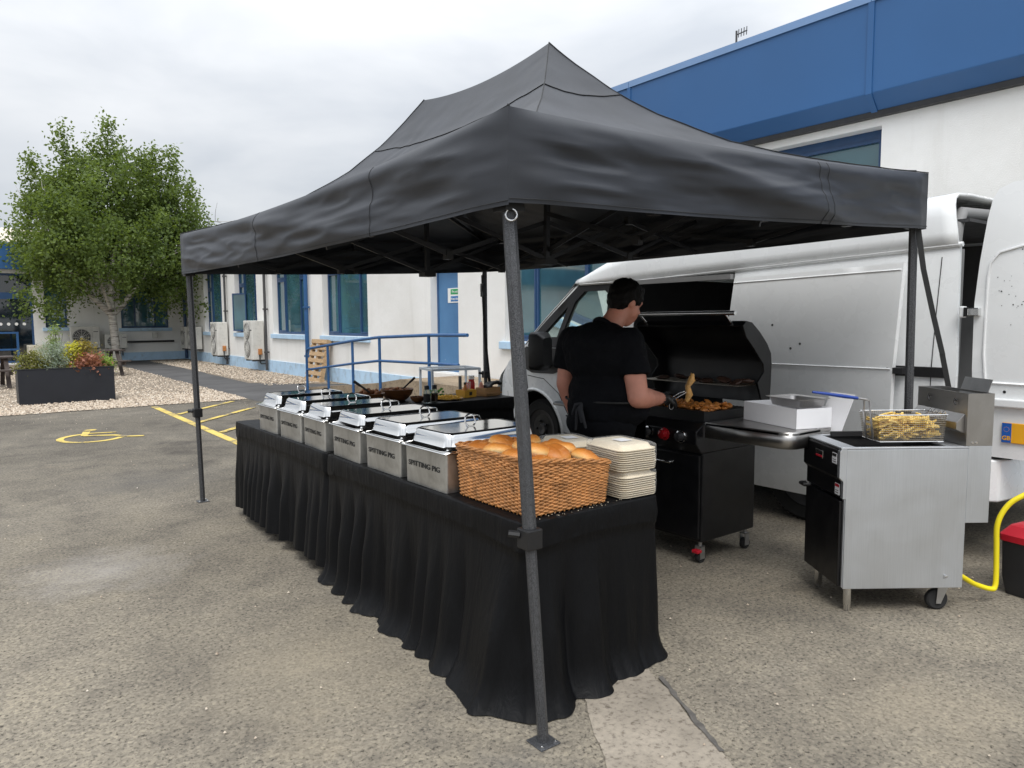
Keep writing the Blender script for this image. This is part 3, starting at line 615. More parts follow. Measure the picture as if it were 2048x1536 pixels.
# ================================================================== TREE, PLANTER, BENCHES
def leaf_mass(mb, centers, per, rad, size, droop=.3, aspect=.6, flat=1.):
    for c in centers:
        c = Vector(c); n = int(per*random.uniform(.7, 1.3)); rr = rad*random.uniform(.7, 1.3)
        for _ in range(n):
            d = Vector((random.gauss(0, 1), random.gauss(0, 1), random.gauss(0, 1)*flat)); d *= rr*.55
            p = c+d; s = size*random.uniform(.65, 1.3)
            a = Vector((random.gauss(0, 1), random.gauss(0, 1), random.gauss(0, .8)-droop)).normalized(); b = a.cross(Vector((random.gauss(0, 1), random.gauss(0, 1), random.gauss(0, 1)))).normalized()*s*aspect*.5
            mb.add([p, p+a*s*.45+b, p+a*s, p+a*s*.45-b], [(0, 1, 2, 3)])
tr = empty('birch_tree', (4.5, 30.2, 0), 0, 'white barked birch tree with a broad leafy green crown', 'tree')
random.seed(11)
tips = []; tb = MB()
def limb(p, d, r, ln, lvl):
    pts = [p]; rs = [r]; n = 5; q = p; dd = d.normalized()
    for i in range(n):
        dd = (dd+Vector((random.gauss(0, .10), random.gauss(0, .10), random.gauss(.03, .06)))).normalized(); q = q+dd*ln/n; pts.append(q); rs.append(r*(1-.65*(i+1)/n))
    tb.tube(pts, rs, 8 if lvl < 2 else 5)
    if lvl >= 3:
        tips.extend(pts[2:]); return
    for k in range((3, 4, 4)[lvl]):
        i = random.randint(2, n) if k else n; a = random.uniform(0, 2*PI); sp = random.uniform(.35, .85)
        ax = dd.orthogonal().normalized(); ax.rotate(Matrix.Rotation(a, 3, dd)); nd = (dd*(1-sp*.4)+ax*sp).normalized()
        limb(pts[i], nd, rs[i]*.62+.008, ln*random.uniform(.55, .8), lvl+1)
trunk = [Vector((0, 0, -.05)), Vector((-.02, 0, .5)), Vector((-.05, .02, 1.1)), Vector((-.08, 0, 1.6)), Vector((-.1, 0, 1.95))]
tb.tube(trunk, [.175, .145, .135, .135, .13], 12)
for dx, dy, dz, r, ln in ((-.62, .1, .75, .12, 2.6), (.02, -.1, 1., .12, 3.0), (.6, .15, .72, .11, 2.6), (-.2, -.55, .8, .08, 2.4), (.2, .6, .8, .08, 2.4)):
    limb(Vector((-.09, 0, 1.8)), Vector((dx, dy, dz)), r, ln, 0)
tb.build('trunk', M_['bark'], tr, smooth=60)
# crown envelope: radius as a function of height, with lobes
env = [(2.3, .9), (2.65, 2.0), (3.1, 2.75), (3.8, 3.2), (4.8, 3.15), (5.6, 2.9), (6.3, 2.45), (6.9, 1.8), (7.4, 1.2), (8.0, .75), (8.5, .4)]
def in_env(p, f=1.):
    a = math.atan2(p.y, p.x); r = math.hypot(p.x-.15, p.y); lob = 1+.16*math.sin(3*a+1)+.14*fbm((math.cos(a)*1.5, math.sin(a)*1.5, p.z*.6), 1, 2, 4)
    return r < interp(env, p.z)*lob*f
cs = []
while len(cs) < 1050:
    z = random.uniform(2.3, 7.6); p = Vector((random.uniform(-3.7, 3.7), random.uniform(-3.4, 3.4), z))
    if in_env(p) and (not in_env(p, .55) or random.random() < .35) and fbm(p, .8, 2, 9) > -.16: cs.append(p)
for t in tips:
    if in_env(t, 1.03): cs.append(t)
for sx, sy, zt in ((-1.45, -.6, 8.2), (.05, -.4, 8.75), (-.35, -.1, 8.1), (1.55, -.3, 7.9), (2.05, -.5, 7.95), (.6, .4, 8.0), (-2.3, 0, 7.3), (1.0, -.9, 7.6), (2.75, 0, 6.9), (-.9, .2, 7.5)):   # upright leader shoots
    z = 5.6
    while z < zt: cs += [Vector((sx+random.gauss(0, .10)*(zt-z+.4)*.7, sy+random.gauss(0, .12)*(zt-z+.4)*.7, z)) for _ in range(2)]; z += .16
for _ in range(46):                                                                                              # hanging sprays low on the left and right
    a = random.choice((-1, -1, 1)); cs.append(Vector(((a*random.uniform(1.5, 2.9) if a < 0 else random.uniform(1.3, 2.9)), random.uniform(-1.5, .8), random.uniform(1.75, 2.6))))
lm = MB(); leaf_mass(lm, cs, 34, .32, .125, .35)
lm.build('crown', m_leaf('birch_leaves', (.030, .058, .016), (.15, .205, .052), 1.2, .35), tr)

# planter and its shrubs
pl = empty('planter', (1.55, 16.1, 0), R_(.5), 'long black rectangular planter standing on the gravel', 'planter')
mb = MB(); mb.box(-.80, .78, 0, .03, 0, .66); mb.build('front_board', M_['planter'], pl, bev=.004)
mb = MB(); mb.box(-.80, .78, .62, .65, 0, .66); mb.build('back_board', M_['planter'], pl, bev=.004)
mb = MB(); mb.box(-.80, -.77, .03, .62, 0, .66); mb.build('end_board', M_['planter'], pl); mb = MB(); mb.box(.75, .78, .03, .62, 0, .66); mb.build('end_board', M_['planter'], pl)
mb = MB(); mb.box(-.81, .79, -.008, .04, .66, .675); mb.build('top_trim', M_['planter'], pl)
mb = MB(); mb.box(-.77, .75, .03, .62, .3, .6); mb.build('soil', M_['soil'], pl)
random.seed(5)
def shrub(x, y, w, h, mat, label, size=.045, n=70, per=26, asp=.5, up_=0., flat=1., z0=.6):
    e = empty('shrub', (x, y, z0), 0, label, 'shrub', 'shrubs growing in the black planter')
    mb = MB()
    for _ in range(9):
        a = random.uniform(0, 6.3); mb.tube([(0, 0, -.05), (w*.2*math.cos(a), w*.15*math.sin(a), h*.4), (w*.45*random.random()*math.cos(a), w*.4*random.random()*math.sin(a), h*.85)], [.008, .006, .003], 5)
    mb.build('stems', M_['dwood'], e); cs = []
    for _ in range(n):
        a = random.uniform(0, 6.3); r = math.sqrt(random.random())*.5; z = random.uniform(.02, 1)
        k = math.sqrt(max(1-(z*.95)**2, .06)) if up_ == 0 else (1-z*.9)
        cs.append((r*w*k*math.cos(a), r*w*.8*k*math.sin(a), h*z))
    lm = MB(); leaf_mass(lm, cs, per, .07+.04*w, size, -.3 if up_ else .1, asp, flat); lm.build('foliage', mat, e)
ML = lambda n, a, b: m_leaf(n, a, b, 5, .2)
shrub(.98, 16.4, .55, .36, ML('olive_leaves', (.05, .06, .012), (.22, .22, .05)), 'olive green shrub at the left end of the planter')
shrub(1.35, 16.5, .75, .52, ML('silver_leaves', (.13, .17, .13), (.40, .47, .40)), 'silvery grey green shrub in the planter', .06, 90, 30, .18)
shrub(1.42, 16.62, .32, .85, ML('feather_leaves', (.07, .12, .02), (.28, .36, .11)), 'tall feathery light green shrub behind the silvery one', .07, 50, 20, .2, 1)
shrub(1.70, 16.5, .34, .52, ML('yellow_leaves', (.30, .29, .02), (.58, .55, .06)), 'bright yellow green shrub in the middle of the planter', .05, 45, 24)
shrub(1.92, 16.55, .42, .55, ML('bronze_leaves', (.10, .075, .015), (.36, .29, .07)), 'bronze green shrub behind the russet leaves', .05, 50, 24)
shrub(1.95, 16.32, .55, .26, ML('russet_leaves', (.12, .04, .028), (.38, .17, .11)), 'russet red low shrub at the front of the planter', .075, 60, 18, .5)
shrub(2.23, 16.42, .30, .24, ML('fresh_leaves', (.10, .17, .02), (.34, .46, .10)), 'small round fresh green shrub at the right end of the planter', .03, 50, 34)

def picnic(label, loc, rz):
    e = empty('picnic_bench', loc, rz, label, 'picnic bench', 'picnic benches by the planter')
    for i in range(5): mb = MB(); mb.box(-.75, .75, -.36+i*.146, -.36+i*.146+.135, .70, .74); mb.build('top_plank', M_['dwood'], e, bev=.004)
    for s in (-1, 1):
        for j in range(2): mb = MB(); mb.box(-.75, .75, s*.72-.13+j*.135, s*.72-.005+j*.135, .41, .45); mb.build('seat_plank', M_['dwood'], e, bev=.004)
    for x in (-.55, .55):
        for s in (-1, 1): mb = MB(); mb.beam((x, s*.24, .70), (x, s*.66, 0), .045, .09, (1, 0, 0)); mb.build('leg', M_['dwood'], e)
        mb = MB(); mb.box(x+.025, x+.065, -.82, .82, .32, .41); mb.build('cross_bar', M_['dwood'], e)
picnic('dark wooden picnic bench left of the black planter', (.2, 21.2, 0), R_(4))
picnic('dark wooden picnic bench behind the black planter, near the birch', (2.95, 23.9, 0), R_(8))
# ================================================================== POP-UP GAZEBO
random.seed(3)
tent = empty('gazebo', (3.03, 4.25, 0), 0, 'black pop-up gazebo with a peaked fabric roof over the food stall', 'gazebo')
def loc(p): return Vector(p)-Vector((3.03, 4.25, 0))
# roof corners in plan and eave heights (the right-hand legs are extended further)
CN, CL, CR, CB = Vector((1.50, 2.0, 2.235)), Vector((1.47, 6.47, 2.24)), Vector((4.55, 1.98, 2.355)), Vector((4.56, 6.5, 2.36))
P1, P2 = Vector((3.02, 3.596, 3.24)), Vector((3.02, 5.134, 3.26))
G = [(0, 0), (.1, .04), (.3, .13), (.5, .262), (.7, .468), (.83, .66), (.92, .83), (.97, .935), (1, 1)]
def roof_pt(e0, e1, q0, q1, a, u, sag):
    """a along the eave 0..1, u up towards the peak/ridge 0..1"""
    e = e0.lerp(e1, a); q = q0.lerp(q1, a); p = e.lerp(q, u)
    s = 4*a*(1-a)
    p.z = e.z+(q.z-e.z)*interp(G, u)-sag*s*(1-u)**1.5-.05*s*math.sin(PI*min(u, 1))*(0 if u > .97 else 1)
    if q0 != q1: p.z -= .06*s*u*u
    k = math.sin(PI*min(max(u, 0), 1))**.5
    p.z += .012*k*fbm((p.x*2.2, p.y*2.2, 1), 1, 4, 2)+.006*k*math.sin((p.x+p.y)*30+fbm(p, 1.5, 2)*7)*max(0, fbm(p, 1.1, 2, 6))
    return p
def grid_mesh(fn, na, nu):
    mb = MB(); mb.add([fn(i/na, j/nu) for j in range(nu+1) for i in range(na+1)], [(j*(na+1)+i, j*(na+1)+i+1, (j+1)*(na+1)+i+1, (j+1)*(na+1)+i) for j in range(nu) for i in range(na)]); return mb
faces = [(CN, CL, P1, P2, .055), (CR, CN, P1, P1, .03), (CB, CR, P2, P1, .05), (CL, CB, P2, P2, .03)]
for e0, e1, q0, q1, sg in faces:
    # lower sheet and upper cap meet in a sewn seam
    for u0, u1, off in ((0, .80, 0), (.80, 1, .004)):
        mb = grid_mesh(lambda a, t: loc(roof_pt(e0, e1, q0, q1, a, u0+(u1-u0)*t, sg)+Vector((0, 0, off*(1-t)))), 90, int(56*(u1-u0))+2)
        mb.build('roof_panel', M_['canopy'], tent, smooth=70)
    pts = [loc(roof_pt(e0, e1, q0, q1, i/60, .80, sg)+Vector((0, 0, .005))) for i in range(61)]
    mb = MB(); mb.tube(pts, .0026, 4); mb.build('seam', M_['strap'], tent)
    pts = [loc(roof_pt(e0, e1, q0, q1, 0., i/40, sg)+Vector((0, 0, .004))) for i in range(41)]
    mb = MB(); mb.tube(pts, .0035, 5); mb.build('hip_seam', M_['strap'], tent)
# valance hanging from the eaves, creased and slightly slack
def valance(e0, e1, sg, drop, seed, nrm):
    n = Vector(nrm)
    def fn(a, t):
        p = roof_pt(e0, e1, e0, e1, a, 0, sg); s = 4*a*(1-a); dz = drop+.0*s
        tt = t; hem = drop-sg*s*.55                        # the hem stays straighter than the eave
        q = p.copy(); q.z = p.z-tt*hem
        L_ = (e1-e0).length; x = a*L_
        w = .030*fbm((x*1.1+tt*1.3, tt*1.5-x*.35, seed), 1.1, 2)+.016*math.sin((x*1.5+tt*2.4)*2+2.5*fbm((x*.7, tt*1.5, seed+2), 1, 2))*(.3+.7*s)
        w += .008*(1-abs(fbm((x*1.5+tt*2.6, tt*3-x*.9, seed+7), 1, 2))*2.4)
        env_ = min(1, t*3)*min(1, (1-t)*4+.25)*min(1, a*14)*min(1, (1-a)*14)
        rd_ = .020*(1-(1-min(1, t/.15))**2); q.z += .010*(1-min(1, t/.13))**2*0
        return loc(q+n*(w*env_+.012*math.sin(PI*tt)*s+rd_*min(1, a*25)*min(1, (1-a)*25)))
    mb = grid_mesh(fn, 220, 30); v = mb.build('valance', M_['canopy'], tent, smooth=80)
    mb = MB(); mb.tube([fn(i/120, .955)+n*.003 for i in range(121)], .0014, 4); mb.build('hem_stitch', M_['strap'], v)
    for a in ((.36, .385) if abs(n.y) > .5 else (.22, .56)):
        mb = MB(); mb.tube([fn(a, i/20)+n*.0015 for i in range(21)], .0013, 4); mb.build('seam', M_['strap'], v)
valance(CN, CL, .055, .325, 1.3, (-1, 0, 0)); valance(CR, CN, .03, .318, 5.1, (0, -1, 0)); valance(CB, CR, .05, .32, 9.4, (1, 0, 0)); valance(CL, CB, .03, .32, 4.4, (0, 1, 0))
# legs: outer sleeve, slider clamp, inner leg, foot plate
def leg(foot, top_, zs, oct_=True):
    f, t = Vector(foot), Vector(top_); d = (t-f); s = f+d*(zs/d.z)
    mb = MB(); mb.tube([loc(s), loc(t)], .0255, 8); mb.build('leg', M_['hammer'], tent, smooth=20)
    mb = MB(); mb.tube([loc(f), loc(s+d.normalized()*.05)], .0205, 8); mb.build('inner_leg', M_['hammer'], tent, smooth=20)
    k = loc(s); mb = MB(); mb.box(k.x-.034, k.x+.034, k.y-.034, k.y+.034, k.z-.055, k.z+.02); c = mb.build('clamp', M_['black'], tent, bev=.006)
    mb = MB(); mb.tube([k+Vector((-.03, .02, -.005)), k+Vector((-.062, .045, .0))], .014, 8); mb.build('knob', M_['black'], c, smooth=40)
    q = loc(f); mb = MB(); mb.box(q.x-.045, q.x+.045, q.y-.045, q.y+.045, 0, .006); fp = mb.build('foot_plate', M_['hammer'], tent, bev=.003)
    for a, b in ((-.03, -.03), (.03, -.03), (.03, .03)): mb = MB(); mb.lathe([(.007, .006), (.007, .012), (.002, .014)], 8, (q.x+a, q.y+b, 0)); mb.build('bolt', M_['chrome'], fp)
    mb = MB(); q = loc(t); mb.box(q.x-.04, q.x+.04, q.y-.04, q.y+.04, q.z-.01, q.z+.06); mb.build('top_bracket', M_['black'], tent)
LN, LL, LR, LB = (1.56, 2.08, 1.91), (1.515, 6.42, 1.91), (4.50, 2.03, 2.05), (4.50, 6.44, 2.05)
leg((1.585, 1.928, 0), LN, .76); leg((1.545, 6.43, 0), LL, .78); leg((4.47, 1.99, 0), LR, .95); leg((4.53, 6.48, 0), LB, .95)
mb = MB(); c = loc((1.545, 2.045, 1.885)); mb.tube([c+Vector((math.cos(a)*.02*.8, -math.cos(a)*.02*.6, math.sin(a)*.02)) for a in [2*PI*i/14 for i in range(14)]], .0032, 6, True); mb.build('ring', M_['chrome'], tent, smooth=50)
# scissor trusses along the eaves and across to the two peak posts
def scissor(a, b, n, h=.20, drop=.0):
    a, b = Vector(a), Vector(b)
    for i in range(n):
        p, q = a.lerp(b, i/n), a.lerp(b, (i+1)/n); dn = Vector((0, 0, -h)); s = (q-p).normalized().cross(Vector((0, 0, 1)))*.012
        for u, v, w in ((p, q+dn, s), (p+dn, q, -s)): m_ = MB(); m_.beam(loc(u+w), loc(v+w), .012, .026); m_.build('truss_bar', M_['frame'], tent)
        q0 = loc(q)
        if i < n-1:
            for za, zb in ((-.02, .03), (-h-.03, -h+.02)): m_ = MB(); m_.box(q0.x-.022, q0.x+.022, q0.y-.022, q0.y+.022, q0.z+za, q0.z+zb); m_.build('truss_joint', M_['black'], tent)
def off(p, z): return Vector((p[0], p[1], p[2]+z))
a, b, c, d = off(LN, .235), off(LL, .235), off(LB, .21), off(LR, .21)
scissor(a, b, 4); scissor(d, c, 4); scissor(a, d, 4, .2); scissor(b, c, 4, .2)
for k, P in ((1, P1), (2, P2)):
    m1 = a.lerp(b, .36 if k == 1 else .70); m2 = d.lerp(c, .36 if k == 1 else .70); mid = m1.lerp(m2, .5)+Vector((0, 0, -.06))
    scissor(m1, mid, 2, .24); scissor(mid, m2, 2, .24)
    mb = MB(); mb.beam(loc(mid+Vector((0, 0, -.26))), loc(P-Vector((0, 0, .05))), .03); mb.build('peak_post', M_['frame'], tent)
    mb = MB(); q = loc(mid); mb.box(q.x-.05, q.x+.05, q.y-.05, q.y+.05, q.z-.27, q.z-.235); mb.build('hub', M_['black'], tent)
    for e in ((a, d) if k == 1 else (b, c)):
        mb = MB(); mb.beam(loc(e+Vector((0, 0, .10))), loc(e.lerp(mid, .8)+Vector((0, 0, .28))), .02, .03); mb.build('rafter', M_['frame'], tent)
mm = a.lerp(d, .5); scissor(mm, a.lerp(b, .36).lerp(d.lerp(c, .36), .5), 2, .24)
# ratchet straps hanging from the right-hand legs
def strap(pts, label, ratchet=None):
    e = empty('ratchet_strap', pts[-1], 0, label, 'strap'); o = Vector(pts[-1])
    mb = MB(); P = [Vector(p)-o for p in pts]
    for i in range(len(P)-1):
        w0, w1 = .014*math.cos(i*.9)+.017*(i % 2), .016
        mb.add([P[i]+Vector((-.011, .011, 0)), P[i]+Vector((.011, -.011, 0)), P[i+1]+Vector((.011, -.011, 0)), P[i+1]+Vector((-.011, .011, 0))], [(0, 1, 2, 3)])
    st = mb.build('webbing', M_['strap'], e); sm = st.modifiers.new('thick', 'SOLIDIFY'); sm.thickness = .003
    if ratchet:
        q = Vector(ratchet)-o; mb = MB(); mb.box(q.x-.022, q.x+.022, q.y-.03, q.y+.03, q.z-.07, q.z+.07); mb.box(q.x-.03, q.x+.03, q.y-.02, q.y+.02, q.z-.02, q.z+.05); mb.build('ratchet', M_['black'], e, bev=.005)
        mb = MB(); mb.tube([q+Vector((0, 0, .07)), q+Vector((-.01, 0, .16)), q+Vector((.02, 0, .2))], .006, 6); mb.build('hook', M_['black'], e)
strap([(4.47, 1.99, 2.03), (4.50, 1.965, 1.8), (4.56, 1.93, 1.55), (4.62, 1.89, 1.3), (4.68, 1.86, 1.05), (4.72, 1.83, .8)], 'black webbing strap hanging from the gazebo leg behind the fryer')
strap([(4.46, 6.42, 2.0), (4.455, 6.41, 1.85), (4.47, 6.41, 1.5), (4.51, 6.43, 1.15), (4.57, 6.46, .8), (4.6, 6.48, .55)], 'black ratchet strap hanging beside the far gazebo leg', (4.455, 6.40, 1.84))

# ================================================================== TABLES AND CLOTHS
def draped_table(name, x0, x1, y0, y1, zt, zb, flare, label, seed, pud=0., far=0):
    e = empty('folding_table', ((x0+x1)/2, (y0+y1)/2, 0), 0, {'a': 'folding table hidden under the near cloth with the bread basket', 'b': 'folding table hidden under the rear counter cloth', 'c': 'folding table hidden under the cloth of the cross table'}[name], 'table')
    mb = MB(); hx, hy = (x1-x0)/2, (y1-y0)/2; mb.box(-hx+.01, hx-.01, -hy+.01, hy-.01, zt-.05, zt-.012); mb.build('tabletop', M_['white'], e)
    for sx in (-1, 1):
        for sy in (-1, 1): mb = MB(); mb.tube([(sx*(hx-.12), sy*(hy-.25), 0), (sx*(hx-.12), sy*(hy-.25), zt-.05)], .014, 8); mb.build('leg', M_['galv'], e)
    # cloth: top, rolled edge, band, then folds that deepen towards the ground
    N = int(2*(hx+hy)*2/.008); per = []; base = rrect(hx, hy, .035, 0, 6); P = base+[base[0]]; Ls = [0]
    for p, q in zip(P, P[1:]): Ls.append(Ls[-1]+(q-p).length)
    T = Ls[-1]
    for i in range(N):
        s = T*i/N; k = max(j for j in range(len(Ls)) if Ls[j] <= s+1e-9); k = min(k, len(P)-2); f = (s-Ls[k])/max(Ls[k+1]-Ls[k], 1e-9); p = P[k].lerp(P[k+1], f)
        d = (P[k+1]-P[k]).normalized(); per.append((p, Vector((d.y, -d.x, 0)), s))
    cdist = lambda p: min(math.hypot(abs(p.x)-hx, abs(p.y)-hy)/.5, 1)
    random.seed(seed); ph = [random.uniform(0, 6.28) for _ in range(6)]
    def fold(s, z):                               # irregular vertical pleats, a little slanted
        c = 2*PI*s/T; w = s*1.0+.03*math.sin(c*3+ph[0])+.02*fbm((s*1.3, z*.6, seed), 1, 2)
        k1 = 1.6*abs(math.sin(w*PI/.25+3.0*fbm((s*1.7, seed, 0), 1, 2)+ph[1]))-.9; k2 = 1.6*abs(math.sin(w*PI/.11+3.2*fbm((s*2.3, seed, 4), 1, 2)+ph[2]))-.9
        a1 = .7+1.2*fbm((s*1.3, seed, 9), 1, 2); a2 = .35+.8*fbm((s*2.2, seed, 12), 1, 2); k3 = 1-2*abs(fbm((s*11, z*1.2, seed+20), 1, 2)); return .9*k1*max(a1, .1)+.5*k2*max(a2, .05)+.09*k3
    zs = [zt, zt-.004, zt-.012, zt-.03, zt-.06, zt-.085, zt-.093, zt-.1, zt-.14, zt-.19, zt-.25]+[zt-.25-(zt-.25-zb)*i/15 for i in range(1, 16)]
    rows = []
    for z in zs:
        row = []; h = zt-z; t = max(0, min(1, (h-.1)/(zt-zb-.1)))
        for i, (p, nr, s) in enumerate(per):
            cd_ = cdist(p); o = 0
            if h <= .093: o = .004*math.sin(min(h/.03, 1)*PI/2)+.006*max(0, fbm((s*16+h*40, h*22, seed), 1, 3))*(1.5-cd_)*min(h/.03, 1)+.004*fbm((s*5, h*10, seed+1), 1, 2)*min(h/.02, 1); zz = z-.028*(1-cd_)**2*min(h/.09, 1)*1.0
            else:
                tt = t**.85; amp = .052*max(0, min(1, (t-.05)/.5))**1.3; cf = 1+.5*(1-cd_) if (p.x < 0 and p.y < 0) else .45+.55*cd_; o = -.001+flare*(tt**1.5)*cf*(.75+.6*fbm((s*1.1, seed, 6), 1, 2))+amp*fold(s, z)*(.6+.4*cd_)
                zz = z-.028*(1-cd_)**2*max(0, 1-t*4)
                if pud and t > .8: u = (t-.8)/.2; o += pud*u*u*(.6+.8*max(0, fbm((s*3.2, seed, 3), 1, 2)+.4)); zz = max(zz, .006+.02*abs(fbm((s*9, u*2, seed), 1, 2))*u) if z > .0 else zz
                elif not pud: zz += .025*t*fbm((s*2.1, seed, 8), 1, 2)
            row.append(p+nr*o+Vector((0, 0, max(zz, .006))))
        rows.append(row)
    mb = MB(); inner = [[v[0].copy()*k for v in per] for k in (.0, .5, .93)]
    for k, l in zip((.0, .5, .93), inner):
        for v in l: v.z = zt+.0015*fbm((v.x*5, v.y*5, seed), 1, 2)*(1 if k else 0)
    mb.loft(inner+rows, True)
    c = empty('x'); bpy.data.objects.remove(c)
    o = mb.build('tablecloth', M_['cloth'], smooth=80, loc=((x0+x1)/2, (y0+y1)/2, 0)); return tag(o, label, 'tablecloth')
draped_table('a', 1.665, 2.43, 2.14, 4.03, .74, .0, .075, 'black cloth with deep folds pooling on the ground under the bread basket', 1, .045)
draped_table('b', 1.665, 2.43, 4.045, 5.83, .742, .075, .045, 'black cloth on the rear half of the serving counter under three pans', 2)
draped_table('c', 2.62, 4.46, 5.86, 6.55, .74, .02, .05, 'black cloth on the cross table holding bowls and sauces', 3)
# ================================================================== ON THE LONG COUNTER
TZ = .7425
def chafer(y0, y1, x0, label, hl=.004):
    """steel pan box with lid; length along +X"""
    w = y1-y0; Lx = .56; e = empty('serving_pan', (x0, (y0+y1)/2, TZ), 0, label, 'serving pan', 'lidded steel pans along the counter'); hw = w/2
    e.rotation_euler = (0, 0, R_(random.uniform(-1.2, 1.2)))
    mb = MB(); mb.loft([rrect(Lx/2, hw-.004, .012, z, 3, (Lx/2, 0)) for z in (0, .002)], True, True); mb.loft([rrect(Lx/2, hw-.004+d, .012, z, 3, (Lx/2, 0)) for z, d in ((.002, 0), (.178, .003))], True)
    mb.build('pan_body', M_['steel'], e, smooth=30)
    mb = MB(); mb.loft([rrect(Lx/2+a, hw+a, .02, z, 4, (Lx/2, 0)) for a, z in ((-.004, .172), (.016, .178), (.02, .183), (.018, .187), (-.012, .187))], True); mb.build('rim', M_['lid'], e, smooth=40)
    mb = MB(); prof = [(.010, .188), (.012, .192), (.004, .196), (-.012, .2), (-.018, .206), (-.024, .235), (-.030, .256), (-.034, .2625), (-.039, .2652), (-.043, .2655), (-.0445, .2638), (-.046, .2637), (-.05, .2637), (-.1, .2637)]
    mb.loft([rrect(Lx/2+a, hw+a, max(.045+a*.2, .012), z, 6, (Lx/2, 0)) for a, z in prof], True, False, True); lid = mb.build('lid', M_['lid'], e, smooth=35)
    mb = MB(); c = Vector((Lx*.46, 0, .292)); mb.tube([c+Vector((.03*math.cos(a), .006*math.sin(a), .03*math.sin(a))) for a in [2*PI*i/20 for i in range(20)]], .0042, 6, True); mb.build('ring_handle', M_['chrome'], lid, smooth=50)
    mb = MB(); mb.box(Lx*.46-.02, Lx*.46+.02, -.01, .01, .264, .268); mb.build('handle_plate', M_['chrome'], lid)
    tm = text_mesh('SPITTING PIG', .035, .0003); bw_ = max(v.co.x for v in tm.vertices)-min(v.co.x for v in tm.vertices)
    link('lettering', tm, M_['ink'], e, (-.0022, .01, .098), (PI/2, 0, -PI/2), (w*.76/bw_, 1, 1))
    return e
dd = [(5.30, 4.955, 'first from the far end of the counter'), (4.865, 4.505, 'second from the far end of the counter'), (4.45, 4.10, 'third from the far end, at the cloth joint'), (3.995, 3.625, 'third from the basket, beyond the cloth joint'), (3.54, 3.17, 'second from the wicker basket'), (3.105, 2.735, 'right beside the wicker basket')]
random.seed(2)
for a, b, t in dd: chafer(b, a, 1.69, 'lidded steel pan lettered SPITTING PIG, '+t)

# wicker basket, woven rods round upright stakes
bx0, bx1, by0, by1 = 1.735, 2.16, 2.19, 2.70
bk = empty('bread_basket', ((bx0+bx1)/2, (by0+by1)/2, TZ), 0, 'rectangular woven wicker basket full of bread rolls', 'basket')
hx, hy = (bx1-bx0)/2, (by1-by0)/2
def outline(k, r=.03, grow=0.): 
    pts = rrect(hx+grow, hy+grow, r, 0, 4); P = pts+[pts[0]]; Ls = [0]
    for p, q in zip(P, P[1:]): Ls.append(Ls[-1]+(q-p).length)
    out_ = []
    for i in range(k):
        s = Ls[-1]*i/k; j = min(max(j for j in range(len(Ls)) if Ls[j] <= s+1e-9), len(P)-2); f = (s-Ls[j])/max(Ls[j+1]-Ls[j], 1e-9); p = P[j].lerp(P[j+1], f); d = (P[j+1]-P[j]).normalized(); out_.append((p, Vector((d.y, -d.x, 0))))
    return out_
def topz(p): return .222-.052*max(0, (p.x+hx)/(2*hx))**1.5*(1 if p.y < hy*.9 else .3)   # the rim dips towards the plates
NS = 74; random.seed(4)
wv = MB(); rows = 29
for r in range(rows):
    f = (r+.5)/rows; ol = outline(NS*2, grow=.012*f); pts = []; thick = .0043 if f < .55 else .0049
    for i, (p, n) in enumerate(ol):
        side = math.cos(PI*i/1+PI*r)*0
        ph = (i//2+r) % 2; o = (.0046 if ph == 0 else -.0046) if i % 2 == 0 else 0
        z = f*topz(p)+.004+random.gauss(0, .0006)+(.0025*math.sin(i*.21+r) if f > .5 else 0); pts.append(p+n*(o+random.gauss(0, .0005))+Vector((0, 0, z)))
    wv.tube(pts, thick*random.uniform(.9, 1.08), 6, True)
wo = wv.build('woven_rods', M_['wicker'], bk, smooth=60); wo['kind'] = 'stuff'
st = MB()
for p, n in outline(NS): st.tube([p+Vector((0, 0, .0)), p+n*.012+Vector((0, 0, topz(p)))], .0036, 5)
so = st.build('stakes', M_['wicker'], bk); so['kind'] = 'stuff'
rm = MB()
for k in range(3):
    ol = outline(240, grow=.013); rm.tube([p+n*.0065*math.cos(i*.33+k*2.09)+Vector((0, 0, topz(p)+.003+.0065*math.sin(i*.33+k*2.09))) for i, (p, n) in enumerate(ol)], .0052, 6, True)
rm.build('braided_rim', M_['wicker'], bk, smooth=60)
mb = MB(); mb.box(-hx+.01, hx-.01, -hy+.01, hy-.01, .003, .012); mb.build('base', M_['wicker'], bk)
